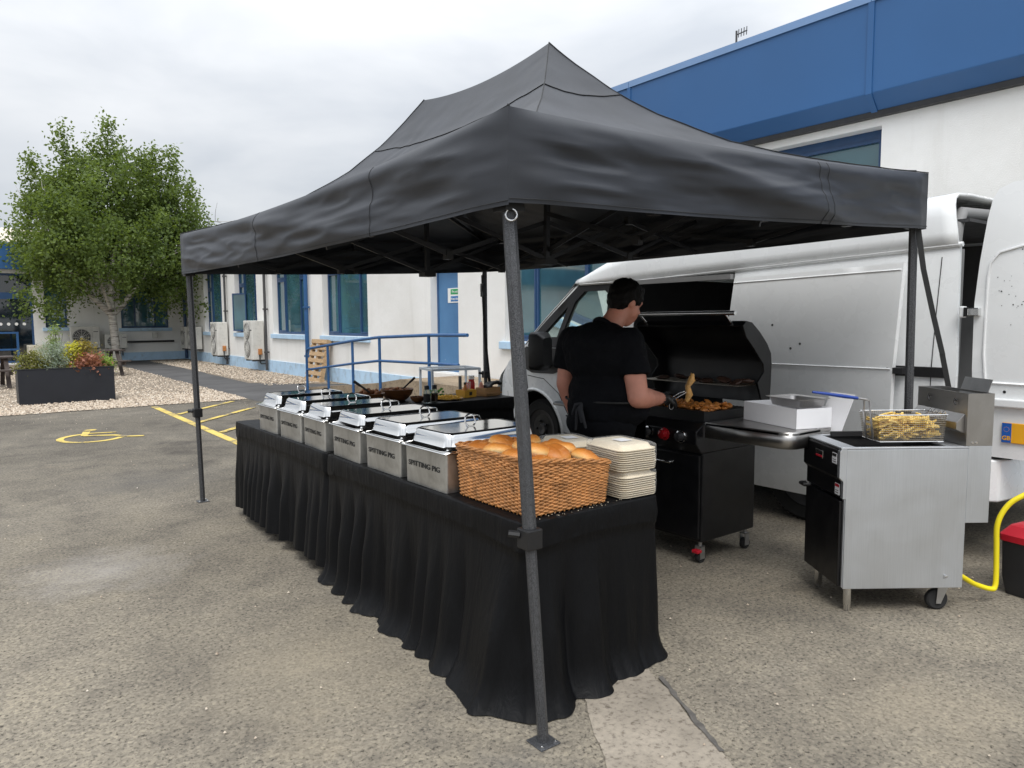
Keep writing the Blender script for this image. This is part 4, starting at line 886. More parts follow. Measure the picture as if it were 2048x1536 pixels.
# bread rolls
def roll_mesh(seed):
    mb = MB(); nu, nv = 20, 12; loops = []
    for i in range(nv+1):
        t = -PI/2+PI*i/nv; cr = max(math.cos(t), .03)**.8; z = math.sin(t)*(.044 if t > 0 else .026)
        l = []
        for j in range(nu):
            a = 2*PI*j/nu; r = .060*cr*(1+.10*fbm((math.cos(a), math.sin(a), z*12), 1.2, 3, seed)); l.append(Vector((r*math.cos(a)*1.06, r*math.sin(a)*1.0, z+.005*fbm((math.cos(a)*cr, math.sin(a)*cr, seed), 1.6, 3)-(.006*math.exp(-((r*math.sin(a))/.008)**2) if t > .3 else 0))))
        loops.append(l)
    mb.loft(loops, True, True, True); me = mb.mesh('bread_roll', 60); me.materials.append(M_['bread']); return me
rms = [roll_mesh(s) for s in (1.1, 2.7, 4.9, 7.3)]
rolls = [(1.80, 2.63, .185, 'in the far left corner of the basket'), (1.81, 2.50, .195, 'against the counter side of the basket, second from the far end'), (1.81, 2.37, .19, 'against the counter side of the basket, third from the far end'), (1.83, 2.26, .175, 'in the near corner behind the gazebo leg'),
 (1.93, 2.62, .195, 'at the far side of the basket, second across'), (2.05, 2.62, .19, 'standing up at the far right corner of the basket'), (1.93, 2.45, .20, 'in the middle of the basket, far half'), (1.96, 2.30, .195, 'just right of the gazebo leg, near side'), (2.06, 2.46, .185, 'beside the plates, far half of the basket'), (2.09, 2.25, .165, 'in the near right corner of the basket'), (2.04, 2.35, .195, 'highest on the right half of the basket'), (1.89, 2.35, .205, 'on top in the middle, behind the gazebo leg')]
random.seed(9)
for i, (x, y, z, t) in enumerate(rolls):
    o = link('bread_roll', rms[i % 4], None, None, (x, y, TZ+z+.012), (random.uniform(-.45, .45), random.uniform(-.45, .45), random.uniform(0, 6)), (lambda q: (q, q, q*.88))(random.uniform(1.08, 1.22)))
    tag(o, 'golden crusty bread roll '+t, 'bread roll', 'bread rolls in the basket')

# pulp trays in stacks
def tray_mesh():
    mb = MB(); mb.loft([rrect(.102+a, .132+a, .035+a*.5, z, 5) for a, z in ((-.03, .0), (-.022, .002), (-.012, .020), (-.006, .0235), (.0, .0238), (.004, .0225), (.004, .019), (-.002, .0205), (-.01, .0185), (-.022, -.0015), (-.03, -.002))], True, True, True)
    me = mb.mesh('pulp_tray', 50); me.materials.append(M_['tray']); return me
TM = tray_mesh(); random.seed(8)
mw, tw, bw = nodes('clear_film'); tpn = tw.nodes.new('ShaderNodeBsdfTransparent'); msn = tw.nodes.new('ShaderNodeMixShader'); lw = tw.nodes.new('ShaderNodeLayerWeight'); lw.inputs[0].default_value = .25
mth = nn(tw, 'ShaderNodeMath', operation='MULTIPLY'); tw.links.new(lw.outputs['Facing'], mth.inputs[0]); mth.inputs[1].default_value = .35
bw.inputs['Roughness'].default_value = .12; bw.inputs['Base Color'].default_value = (.9, .9, .9, 1); bw.inputs['Specular IOR Level'].default_value = .8
tw.links.new(mth.outputs[0], msn.inputs[0]); tw.links.new(tpn.outputs[0], msn.inputs[1]); tw.links.new(bw.outputs[0], msn.inputs[2]); tw.links.new(msn.outputs[0], tw.nodes['Material Output'].inputs[0])
bump(tw, bw, noi(tw, co(tw), 35, 3, .6, 1.5), .8, .006); M_['film'] = mw
def stack(cx, cy, z, n, dz, rz, label, grp, flip=True):
    for k in range(n):
        o = link('pulp_tray', TM, None, None, (cx+random.gauss(0, .0012), cy+random.gauss(0, .0012), z+k*dz+.0245), (PI if flip else 0, 0, rz+random.gauss(0, .006)))
        tag(o, label, 'tray', grp)
    e = empty('tray_wrap', (cx, cy, z), rz, 'clear plastic film wrapped round '+grp, 'wrapping'); h = n*dz+.016
    mb = MB(); mb.loft([rrect(.1085+a, .1385+a, .04, zz, 5) for a, zz in ((-.01, -.002), (.0, .008), (.002, h*.5), (0, h-.004), (-.012, h+.003), (-.06, h+.004))], True, True, True); mb.build('film', M_['film'], e, smooth=60)
    mb = MB(); mb.box(-.03, .035, -.04, .03, h+.0052, h+.0057); mb.build('label_sticker', M_['cardw'], e)
stack(2.335, 2.285, TZ+.004, 10, .0095, R_(-4), 'cream pulp tray in the lower pack of the front stack', 'the lower front pack of trays')
stack(2.335, 2.285, TZ+.004+.118, 10, .0095, R_(-7), 'cream pulp tray in the upper pack of the front stack', 'the upper front pack of trays')
stack(2.30, 2.60, TZ+.004, 18, .0105, R_(-14), 'cream pulp tray in the stack behind, half hidden by the bread', 'the rear pack of trays')
random.seed(21)
mb = MB()
for i in range(34): x, y, s = random.uniform(1.74, 2.34), random.uniform(2.15, 2.19), random.uniform(.0008, .0018); mb.box(x-s, x+s, y-s, y+s, TZ+.001, TZ+.001+s)
tag(tag(mb.build('crumbs', M_['tray']), 'bread crumbs along the near edge of the black counter cloth', 'crumbs'), kind='stuff')

# ================================================================== ON THE CROSS TABLE
def bowl(name, c, r, h, label, food, mat='bowl', tongs=0):
    e = empty(name, c, 0, label, 'bowl'); mb = MB(); mb.lathe([(r*.45, 0), (r*.62, h*.12), (r*.88, h*.55), (r, h), (r*.95, h), (r*.83, h*.55), (r*.55, h*.16), (.001, h*.14)], 32, cap=False)
    mb.lathe([(.001, 0), (r*.45, 0)], 32, cap=False); mb.build('bowl', M_[mat], e, smooth=50); return e
b1 = bowl('food_bowl', (3.02, 6.25, TZ), .15, .10, 'wooden salad bowl heaped with brown fried pieces', 1)
b2 = bowl('food_bowl', (3.36, 6.33, TZ), .165, .115, 'larger wooden bowl right of the heaped one', 1)
b3 = bowl('food_bowl', (3.44, 6.06, TZ), .075, .055, 'small wooden bowl with a pale spoon in it', 0)
def heap(cx, cy, z, R, n, mat, name, label, s0, s1, zk=.5):
    for i in range(n):
        a = random.uniform(0, 6.3); r = R*math.sqrt(random.random()); mb = MB(); s = random.uniform(s0, s1); mb.sphere((0, 0, 0), (s, s*random.uniform(.7, 1), s*random.uniform(.55, .9)), 8, 6)
        mb.v = [tuple(Vector(v)*(1+.25*fbm(Vector(v)*60, 1, 2, i))) for v in mb.v]
        o = mb.build(name, M_[mat], smooth=70, loc=(cx+r*math.cos(a), cy+r*math.sin(a), z+zk*(R-r)*random.uniform(.3, 1)), rot=(random.random()*3, random.random()*3, random.random()*3)); tag(o, label, 'food', label)
heap(3.02, 6.25, TZ+.095, .115, 26, 'nugget', 'fried_piece', 'brown fried piece heaped in the left wooden bowl', .018, .03)
heap(3.36, 6.33, TZ+.095, .12, 20, 'nugget', 'salad_piece', 'food piece lying in the larger wooden bowl', .016, .026, .25)
mb = MB(); mb.lathe([(.001, 0), (.066, 0)], 20, (3.44, 6.06, TZ+.042), cap=False); tag(mb.build('sauce', pm('brown_sauce', (.22, .05, .02), .3)), 'red brown sauce filling the small wooden bowl', 'sauce')
def tongs(a, b, w, label):
    e = empty('tongs', a, 0, label, 'tongs'); a, b = Vector(a), Vector(b); d = b-a; s = d.cross(Vector((0, 0, 1))).normalized()
    for k in (-1, 1): mb = MB(); mb.beam(s*k*.008, d*.6+s*k*w*.6, .014, .004, s); mb.beam(d*.6+s*k*w*.6, d+s*k*w, .02, .006, s); mb.build('arm', M_['black'], e)
tongs((3.02, 6.22, TZ+.11), (2.90, 6.31, TZ+.215), .02, 'black serving tongs leaning out of the heaped bowl')
tongs((3.40, 6.31, TZ+.10), (3.53, 6.27, TZ+.22), .008, 'black serving tongs leaning out of the larger bowl')
mb = MB(); mb.beam((3.445, 6.055, TZ+.045), (3.40, 6.07, TZ+.095), .012, .004); tag(mb.build('spoon', M_['cream']), 'pale spoon standing in the small wooden bowl', 'spoon')
def bottle(name, c, prof, mat, capprof, capmat, label, sticker=None):
    e = empty(name, c, 0, label, 'bottle'); mb = MB(); mb.lathe(prof, 20); mb.build('body', M_[mat], e, smooth=40); mb = MB(); mb.lathe(capprof, 16); mb.build('cap', M_[capmat], e, smooth=40)
    if sticker: r, z0, z1, m = sticker; mb = MB(); mb.lathe([(r, z0), (r, z1)], 20, cap=False); mb.build('label_band', M_[m], e, smooth=40)
bp = [(.03, 0), (.033, .006), (.033, .09), (.03, .105), (.021, .125), (.021, .13)]; cp = [(.023, .128), (.024, .16), (.02, .166), (.008, .168)]
bottle('grinder_bottle', (3.47, 5.94, TZ), bp, 'glass', cp, 'black', 'dark peppercorn grinder, left of the pair on the cross table', (.0334, .008, .085, 'ink'))
bottle('grinder_bottle', (3.56, 5.95, TZ), bp, 'glass', cp, 'black', 'pinkish salt grinder, right of the pair on the cross table', (.0334, .008, .085, 'amber'))
e = empty('food_plate', (3.78, 6.08, TZ), 0, 'flat board spread with yellow corn pieces', 'plate'); mb = MB(); mb.lathe([(.09, 0), (.155, .012), (.16, .016), (.15, .014), (.001, .01)], 32, cap=False); mb.build('plate', M_['boxwood'], e, smooth=40)
random.seed(31)
cr = MB()
for i in range(420):
    a = random.uniform(0, 6.3); r = .135*math.sqrt(random.random()); p = Vector((r*math.cos(a), r*math.sin(a), .014+.03*(1-(r/.135)**2)*random.random())); d = Vector((random.gauss(0, 1), random.gauss(0, 1), random.gauss(0, .3))).normalized()*.02; cr.beam(p-d, p+d, .005)
c = cr.build('corn_shreds', M_['crisp'], e); c['kind'] = 'stuff'
def caddy(c, rz, lx, ly, h, mat, label, cat='caddy'):
    e = empty('condiment_box', c, rz, label, cat)
    for q in ((-lx, lx, -ly, -ly+.008), (-lx, lx, ly-.008, ly), (-lx, -lx+.008, -ly+.008, ly-.008), (lx-.008, lx, -ly+.008, ly-.008)): mb = MB(); mb.box(*q, .0, h); mb.build('side', M_[mat], e)
    mb = MB(); mb.box(-lx+.008, lx-.008, -ly+.008, ly-.008, 0, .008); mb.build('bottom', M_[mat], e); return e
cardy = pm('yellow_carton', (.62, .33, .03), .6, var=.12); M_['cardy'] = cardy
e = caddy((4.06, 6.16, TZ), R_(12), .085, .065, .075, 'cardy', 'open yellow printed carton holding a sauce bottle')
mb = MB(); mb.box(-.02, .02, -.0665, -.0652, .02, .055); mb.build('print', M_['ink'], e)
e = caddy((4.32, 6.14, TZ), R_(8), .105, .075, .085, 'boxwood', 'brown wooden caddy holding black napkins')
mb = MB(); mb.box(-.112, .112, -.092, -.076, .022, .036); mb.build('ledge', M_['boxwood'], e)
bottle('sauce_bottle', (4.04, 6.15, TZ+.009), [(.026, 0), (.027, .07), (.012, .10), (.011, .12)], 'chicken', [(.013, .118), (.013, .14), (.006, .142)], 'ink', 'orange hot sauce bottle with a black cap in the yellow carton')
bottle('sauce_bottle', (4.10, 6.18, TZ+.009), [(.02, 0), (.022, .1), (.022, .135), (.02, .14)], 'glass', [(.021, .138), (.021, .142), (.002, .143)], 'glass', 'clear squeeze bottle in the yellow carton')
bottle('ketchup_bottle', (4.22, 6.30, TZ), [(.033, 0), (.036, .02), (.036, .12), (.028, .155), (.03, .165)], 'sauce', [(.032, .165), (.032, .2), (.028, .204), (.001, .204)], 'white', 'red ketchup bottle with a white cap beside the wooden caddy')
bottle('sauce_bottle', (4.24, 6.15, TZ+.009), [(.024, 0), (.026, .08), (.016, .12), (.006, .135)], 'skin', [(.007, .133), (.004, .15), (.002, .151)], 'white', 'pink sauce bottle in the left end of the wooden caddy')
mb = grid_mesh(lambda a, t: Vector((4.28+.17*a, 6.08+.11*t, TZ+.10+.028*math.sin(a*2.4)+.02*fbm((a*3, t*3, 2), 1, 2)+.02*a)), 14, 10); o = mb.build('napkins', M_['ink'], smooth=60); sm = o.modifiers.new('thick', 'SOLIDIFY'); sm.thickness = .03; tag(o, 'stack of black napkins lying in the wooden caddy', 'napkins')
mb = MB(); random.seed(3); leaf_mass(mb, [(3.73, 6.25, TZ+.03), (3.80, 6.27, TZ+.035), (3.76, 6.3, TZ+.03)], 16, .05, .05, 0, .8); tag(mb.build('salad_leaves', m_leaf('lettuce', (.03, .09, .03), (.12, .25, .10))), 'green salad leaves behind the yellow corn board', 'salad')
# light metal frame standing just beyond the cross table
e = empty('metal_frame', (4.55, 7.25, 0), R_(-12), 'light grey open metal frame standing beyond the cross table', 'frame')
gm = pm('grey_frame', (.34, .38, .42), .5)
M_['gframe'] = gm
for x in (-.29, .29):
    for y in (-.22, .22): mb = MB(); mb.box(x-.012, x+.012, y-.012, y+.012, 0, .97); mb.build('leg', gm, e)
    mb = MB(); mb.box(x-.0125, x+.0125, -.208, .208, .945, .972); mb.build('rail', gm, e)
for y in (-.22, .22): mb = MB(); mb.box(-.278, .278, y-.0125, y+.0125, .945, .972); mb.build('rail', gm, e)
mb = MB(); mb.box(.12, .15, .0, .03, 0, .86); mb.build('post', M_['pipe'], e)
# ================================================================== VAN
VO = Vector((5.88, 4.4, 0)); XC = 5.88
van = empty('panel_van', VO, 0, 'white panel van with its side door slid back and a rear door open', 'van')
def vl(p): return Vector(p)-VO
BX = [(.2, 4.95), (.35, 4.90), (.6, 4.878), (.95, 4.872), (1.2, 4.885), (1.55, 4.935), (1.93, 5.0), (2.2, 5.05)]
def bxf(y, z, off=0.): return interp(BX, z)+off+(max(0, y-5.9)**2)*.22
def sL(off=0.): return lambda y, z: vl((bxf(y, z, off), y, z))
def sR(off=0.): return lambda y, z: vl((2*XC-bxf(y, z, off), y, z))
def gz_(y): return 1.975-.036*(min(y, 4.7)-1.9)
def arc(cy, cz, r, a0, a1, n=18): return [(cy+r*math.cos(R_(a0+(a1-a0)*i/n)), cz+r*math.sin(R_(a0+(a1-a0)*i/n))) for i in range(n+1)]
FW, RW = (6.07, .33), (2.95, .33)
def vp(outer, holes, f, name, mat, th=.03, td=(1, 0, 0), step=.12, par=None, smooth=50): return panel(outer, holes, f, step, th, td).build(name, M_[mat], par or van, smooth=smooth)
win = [(4.98, 1.30), (4.98, 1.79), (5.03, 1.84), (5.43, 1.84), (5.78, 1.57), (6.10, 1.31), (6.08, 1.28), (5.0, 1.27)]
# rear quarter with wheel arch, pillar, sill, cab door, front wing
yr = lambda z: 1.915+.06*max(0, (z-1.2)/.8)
vp([(1.91, .40), (2.53, .40)]+arc(*RW, .42, 170, 10)[1:-1]+[(3.37, .40), (3.62, .40), (3.62, gz_(3.6)), (1.975, gz_(1.9)), (yr(1.6), 1.6), (yr(1.2), 1.2)], [], sL(), 'rear_side', 'vanw')
vp([(3.62, .30), (4.82, .30), (4.82, .46), (3.62, .46)], [], sL(.01), 'sill', 'vanw')
vp([(4.74, .46), (4.84, .46), (4.84, gz_(4.8)), (4.74, gz_(4.8))], [], sL(), 'pillar', 'vanw', .08)
cab = [(4.85, .36), (5.64, .36)]+arc(*FW, .43, 175, 5)[1:-1]+[(6.5, .36), (6.98, .38), (7.06, .62), (7.0, .84), (6.72, 1.04), (6.30, 1.245), (5.5, 1.895), (4.85, gz_(4.85))]
cabside = vp(cab, [win], sL(), 'cab_side', 'vanw'); vp(cab, [win], sR(), 'cab_side', 'vanw', .03, (-1, 0, 0))
vp([(1.9, .35), (4.85, .35), (4.85, gz_(4.85)), (1.9, gz_(1.9))], [], sR(), 'far_side', 'vanw', .02, (-1, 0, 0), .3)
# black window surround, panes, divider
for f, td in ((sL(-.004), 1), (sR(-.004), -1)):
    big = [(4.95, 1.25), (4.95, 1.81), (5.01, 1.875), (5.46, 1.875), (6.20, 1.29), (6.22, 1.235), (5.0, 1.225)]
    small = [(5.03, 1.31), (5.03, 1.76), (5.09, 1.80), (5.38, 1.80), (5.50, 1.70), (5.66, 1.33), (5.62, 1.31)]; q = [(5.60, 1.65), (5.98, 1.34), (5.72, 1.34)]
    fr = vp(big, [small, q], f, 'window_frame', 'black', .05, (td, 0, 0), .15)
    for pl_ in (small, q): vp(pl_, [], (sL(.02) if td > 0 else sR(.02)), 'window_pane', 'glass', .004, (td, 0, 0), .2, fr)
vp([(5.50, 1.222), (6.24, 1.232), (6.34, 1.17), (6.27, 1.0), (6.1, .955), (5.75, .96), (5.6, 1.0), (5.5, 1.1)], [], sL(-.012), 'mirror_base', 'black', .02)
# mirror
mb = MB(); mb.loft([rrect(.075*k, .20*k2, .05*min(k, k2), y, 4) for y, k, k2 in ((0, .6, .8), (.03, 1, 1), (.13, 1., .98), (.19, .6, .7))], True, True, True)
mi = mb.build('mirror', M_['black'], van, smooth=40, loc=vl((4.66, 5.80, 1.20)), rot=(PI/2, 0, R_(8))); mi.scale = (1.5, 1.0, 1.)
mb = MB(); mb.tube([(0, 0, 0), (.12, .05, -.06), (.24, .12, -.1)], .04, 8); mb.build('mirror_arm', M_['black'], van, smooth=50, loc=vl((4.70, 5.78, 1.12)))
# seams and mouldings following the body
def seam(pts, f=None, r=.0045, mat='black', name='panel_gap'):
    f = f or sL(-.001); P = []
    for a, b in zip(pts, pts[1:]): P += [f(a[0]+(b[0]-a[0])*i/6, a[1]+(b[1]-a[1])*i/6) for i in range(6)]
    m_ = MB(); m_.tube(P+[f(*pts[-1])], r, 5); return m_.build(name, M_[mat], van, smooth=60)
seam([(4.90, gz_(4.9)-.03), (4.895, 1.0), (4.89, .5), (4.95, .42), (5.45, .42)]); seam([(5.5, 1.88), (6.27, 1.25)]); seam([(6.24, 1.0), (6.2, .78), (6.27, .6)])
seam([(5.45, .42), (5.52, .55), (5.66, .76), (5.9, .9), (6.2, .92)], r=.004); seam([(4.95, .54), (5.55, .54)], sL(-.003), .009, 'black', 'side_moulding')
seam([(2.05, .45), (2.06, 1.2), (2.07, 1.9)], r=.003); 
mb = MB(); mb.tube([sL(-.004)(y, z) for y, z in arc(*FW, .445, 178, 2, 24)], .016, 8); mb.build('arch_flare', M_['vanw'], van, smooth=60)
mb = MB(); mb.tube([sL(-.004)(y, z) for y, z in arc(*RW, .435, 172, 8, 24)], .014, 8); mb.build('arch_flare', M_['vanw'], van, smooth=60)
# gutter and roof
def gut(f): 
    m_ = MB(); m_.tube([f(y, gz_(y)) for y in [1.955+.1*i for i in range(36)]], .017, 6); return m_
gut(sL(-.004)).build('roof_gutter', M_['vanw'], van, smooth=60); gut(sR(-.004)).build('roof_gutter', M_['vanw'], van, smooth=60)
loops = []
for i in range(40):
    y = 1.935+3.585*i/39; g = gz_(y); hf = 1 if y < 4.5 else max(.12, 1-.88*((y-4.5)/1.0)**1.6); x0 = bxf(y, g); l = []
    for dx, dz in ((0, -.01), (.006, .08), (.014, .18), (.028, .25), (.055, .29), (.11, .313), (.3, .325), (1., .33)): l.append((x0+dx*(XC-x0)/1., g+dz*hf))
    yy = lambda z: y+(1-i/39)*(.04+.17*max(0, z-g)); full = [Vector((x, yy(z), z)) for x, z in l]+[Vector((2*XC-x, yy(z), z)) for x, z in reversed(l[:-1])]
    loops.append([vl(p) for p in full])
mb = MB(); mb.loft(loops, False); rf = mb.build('roof', M_['vanw'], van, smooth=50); sm = rf.modifiers.new('t', 'SOLIDIFY'); sm.thickness = -.02
# windscreen, bonnet, nose
mb = grid_mesh(lambda a, t: vl((5.04+1.68*a+(.03*(1-2*a))*t*-1, 6.30-.80*t+.14*math.sin(PI*a), 1.245+.66*t)), 16, 10); mb.build('windscreen', M_['glass'], van, smooth=60)
mb = grid_mesh(lambda a, t: vl((5.02+1.72*a+.10*t*(1-2*a), 6.32+.68*t+.16*math.sin(PI*a)*(1-.1*t), 1.235-.36*t**1.5+.05*math.sin(PI*a)*(1-t*.4))), 20, 12); mb.build('bonnet', M_['vanw'], van, smooth=60)
mb = grid_mesh(lambda a, t: vl((5.12+1.52*a, 7.0+.16*math.sin(PI*a)*.9+.10*math.sin(PI*t)-.0*t, .88-.55*t)), 20, 10); mb.build('front_bumper', M_['vanw'], van, smooth=60)
mb = MB(); mb.tube([vl((bxf(5.5, 1.9)+.01, 5.50, 1.90)), vl((5.02, 5.9, 1.575)), vl((5.04, 6.30, 1.25))], .025, 6); mb.build('windscreen_pillar', M_['black'], van, smooth=60)
mb = MB(); mb.tube([vl((2*XC-5.0, 5.50, 1.90)), vl((2*XC-5.02, 5.9, 1.575)), vl((2*XC-5.04, 6.30, 1.25))], .03, 6); mb.build('windscreen_pillar', M_['black'], van, smooth=60)
# cab inside: dashboard, seat, wheel
mb = MB(); mb.box(5.05-XC, 6.7-XC, 6.0-4.4, 6.35-4.4, .7, 1.16); mb.build('dashboard', M_['black'], van, bev=.04)
for x in (5.2, 6.1): mb = MB(); mb.box(x-XC, x+.5-XC, 5.0-4.4, 5.5-4.4, .6, .85); mb.box(x+.02-XC, x+.48-XC, 4.95-4.4, 5.08-4.4, .85, 1.42); mb.box(x+.12-XC, x+.38-XC, 4.96-4.4, 5.06-4.4, 1.45, 1.65); mb.build('seat', M_['inner'], van, bev=.03)
# load space: floor, bulkhead, liner
mb = MB(); mb.box(4.96-XC, 6.78-XC, 1.95-4.4, 4.8-4.4, .5, .56); mb.build('load_floor', M_['inner'], van)
mb = MB(); mb.box(5.0-XC, 6.74-XC, 4.80-4.4, 4.83-4.4, .56, 1.9); mb.build('bulkhead', M_['black'], van)
mb = MB(); mb.box(6.70-XC, 6.73-XC, 1.97-4.4, 4.78-4.4, .56, 1.55); mb.build('liner', M_['lamp'], van)
mb = MB(); mb.box(6.70-XC, 6.72-XC, 1.97-4.4, 4.78-4.4, 1.56, 2.1); mb.build('liner', M_['inner'], van)
mb = MB(); mb.box(5.1-XC, 6.66-XC, 1.96-4.4, 4.78-4.4, 2.12, 2.14); mb.build('roof_lining', M_['inner'], van)
mb = MB(); mb.tube([vl((5.06, 2.03, 1.9)), vl((5.12, 2.04, 2.10)), vl((5.2, 2.05, 2.19)), vl((5.88, 2.05, 2.22)), vl((6.6, 2.05, 2.18)), vl((6.7, 2.04, 1.95))], .04, 8); mb.build('rear_frame', M_['lamp'], van, smooth=60)
mb = MB(); mb.box(5.06-XC, 5.12-XC, 1.99-4.4, 2.03-4.4, .55, 1.95); mb.build('rear_post', M_['lamp'], van)
# sliding door, pushed back and outwards
so_ = -.085
door = [(2.27, .23), (2.262, 1.0), (2.262, 1.5), (2.265, gz_(2.3)-.085), (3.56, gz_(3.5)-.085), (3.57, 1.2), (3.56, .23)]
sdr = vp(door, [], sL(so_), 'sliding_door', 'vanw', .045, (1, 0, 0), .1)
def seam2(pts, f, r, mat, name, par):
    P = []
    for a, b in zip(pts, pts[1:]): P += [f(a[0]+(b[0]-a[0])*i/8, a[1]+(b[1]-a[1])*i/8) for i in range(8)]
    m_ = MB(); m_.tube(P+[f(*pts[-1])], r, 6); return m_.build(name, M_[mat], par, smooth=60)
seam2([(2.275, 1.185), (3.56, 1.18)], sL(so_-.001), .006, 'vanw', 'crease', sdr); seam2([(2.275, 1.83), (3.56, 1.80)], sL(so_-.001), .005, 'vanw', 'crease', sdr); seam2([(2.275, .60), (3.56, .60)], sL(so_-.001), .006, 'vanw', 'crease', sdr)
random.seed(6)
for y, z in ((3.0, 1.30), (2.93, 1.335), (3.17, 1.47)): mb = MB(); mb.lathe([(.001, 0), (.009, 0)], 10, sL(so_-.003)(y, z), Matrix.Rotation(PI/2, 3, 'Y'), False); mb.build('paint_chip', M_['black'], sdr)
mb = MB(); mb.box(4.865-XC, 4.895-XC, 1.97-4.4, 2.30-4.4, 1.14, 1.205); mb.build('door_track', M_['black'], van, bev=.004); mb = MB(); mb.box(4.80-XC, 4.87-XC, 2.2-4.4, 2.30-4.4, 1.155, 1.195); mb.build('track_carriage', M_['dark'], van)
mb = MB(); mb.box(4.93-XC, 4.97-XC, 3.62-4.4, 4.75-4.4, 1.835, 1.875); mb.build('upper_track', M_['lamp'], van)
# wheels
def wheel(x, y, z, r=.335):
    e = empty('wheel_tmp'); bpy.data.objects.remove(e); Rm = Matrix.Rotation(-PI/2, 3, 'Y')
    mb = MB(); mb.lathe([(r*.62, 0.0), (r*.66, .018), (r*.9, .03), (r*.975, .0), (r, -.03), (r, -.17), (r*.95, -.2), (r*.6, -.2)], 40, (0, 0, 0), Rm, False)
    t = mb.build('wheel', M_['rubber'], van, smooth=40, loc=vl((x, y, z)))
    mb = MB(); mb.lathe([(.001, .005), (r*.16, .012), (r*.2, -.01), (r*.42, -.025), (r*.5, -.005), (r*.58, .0), (r*.64, .012), (r*.655, .004)], 32, (0, 0, 0), Rm, False); mb.build('rim', M_['alloy'], t, smooth=40)
    for k in range(5): a = 2*PI*k/5; mb = MB(); mb.lathe([(.014, .0), (.014, .018), (.004, .02)], 8, (0, 0, 0), Rm, False); o = mb.build('wheel_nut', M_['dark'], t); o.location = (0, r*.27*math.cos(a), r*.27*math.sin(a))
    mb = MB(); 
    for k in range(60): a = 2*PI*k/60; mb.box(.01, .17, -.007, .007, r-.004, r+.004, Matrix.Rotation(a, 3, 'X'))
    o = mb.build('tread', M_['rubber'], t); o['kind'] = 'stuff'
wheel(4.99, *FW); wheel(4.99, *RW); wheel(2*XC-4.99+.2, *FW); wheel(2*XC-4.99+.2, *RW)
for cy in (FW[0], RW[0]): mb = MB(); l = arc(cy, .33, .43, 0, 180, 16); mb.loft([[vl((x, y, z)) for y, z in l] for x in (4.93, 5.3)], False); mb.build('arch_liner', M_['black'], van)
mb = MB(); mb.box(5.0-XC, 6.76-XC, 1.95-4.4, 6.9-4.4, .24, .5); mb.build('underbody', M_['black'], van)
# rear bumper and the open rear door leaf
mb = MB(); mb.loft([[vl((x, y, z)) for x, y in ((4.865, 1.98), (4.865, 1.74), (4.93, 1.665), (5.1, 1.64), (6.66, 1.64), (6.83, 1.665), (6.895, 1.74), (6.895, 1.98), (6.5, 1.98), (5.3, 1.98))] for z in (.40, .42, .60, .66)], True, True, True); mb.build('rear_bumper', M_['vanw'], van, smooth=40, bev=.012)
mb = MB(); mb.box(4.95-XC, 6.8-XC, 1.62-4.4, 1.99-4.4, .665, .69); mb.build('bumper_step', M_['dark'], van)
XL = 4.905
lf = lambda y, z: vl((XL+.06*max(0, z-1.5)**1.4, y, z))
leaf = [(1.80, .68), (1.835, 1.2), (1.84, 1.6), (1.825, 1.85), (1.80, 2.10), (1.78, 2.22), (1.75, 2.275), (1.68, 2.305), (1.2, 2.33), (.98, 2.33), (.98, .68)]
rd = vp(leaf, [], lf, 'rear_door', 'vanw', .05, (1, 0, 0), .09)
lo = lambda p: lf(*p)+Vector((-.002, 0, 0))
out_ = [(1.76, 1.14), (1.775, 1.3), (1.775, 1.75), (1.765, 1.84), (1.72, 1.90), (1.6, 1.93), (1.0, 1.96)]
mb = MB(); mb.tube([lo(p) for p in out_]+[], .008, 6); mb.build('embossed_line', M_['vanw'], rd, smooth=60)
mb = MB(); mb.tube([lo(p) for p in ((1.76, 1.14), (1.73, 1.125), (1.0, 1.12))], .008, 6); mb.build('embossed_line', M_['vanw'], rd, smooth=60)
mb = MB(); mb.box(XL-.03-XC, XL+.01-XC, 1.0-4.4, 1.80-4.4, .985, 1.035); mb.build('door_trim', M_['vanw'], rd, bev=.008)
pl_ = MB(); pl_.box(XL-.012-XC, XL-.002-XC, 1.13-4.4, 1.655-4.4, .775, .895); pk = pl_.build('number_plate', M_['plateyel'], rd, bev=.004)
mb = MB(); mb.box(XL-.0135-XC, XL-.0115-XC, 1.605-4.4, 1.654-4.4, .777, .893); mb.build('blue_band', M_['plateblue'], pk)
link('lettering', text_mesh('GB', .034, .001), M_['plateyel'], pk, vl((XL-.0145, 1.63, .803)), (PI/2, 0, -PI/2))
for k in range(12): a = 2*PI*k/12; mb = MB(); mb.lathe([(.0001, 0), (.002, 0)], 5, (0, 0, 0), Matrix.Rotation(PI/2, 3, 'Y'), False); mb.build('star', M_['plateyel'], pk, loc=vl((XL-.0143, 1.63+.014*math.cos(a), .856+.014*math.sin(a))))
for z in (1.55, .92):
    mb = MB(); mb.box(4.88-XC, 4.93-XC, 1.885-4.4, 1.915-4.4, z-.035, z+.035); h = mb.build('hinge', M_['vanw'], van, bev=.008)
    mb = MB(); mb.box(4.875-XC, 4.90-XC, 1.868-4.4, 1.886-4.4, z-.028, z+.028); mb.build('hinge_pad', M_['black'], h); mb = MB(); mb.box(4.875-XC, 4.92-XC, 1.80-4.4, 1.866-4.4, z-.025, z+.025); mb.build('hinge_arm', M_['chrome'], h, bev=.006)
random.seed(12)
for i in range(26):
    y, z = random.gauss(1.62, .05), random.gauss(1.62, .16); mb = MB(); r = random.uniform(.0015, .005); mb.lathe([(.0001, 0), (r, 0)], 6, lo((y, z)), Matrix.Rotation(PI/2, 3, 'Y'), False); mb.build('stone_chip', M_['black'], rd)
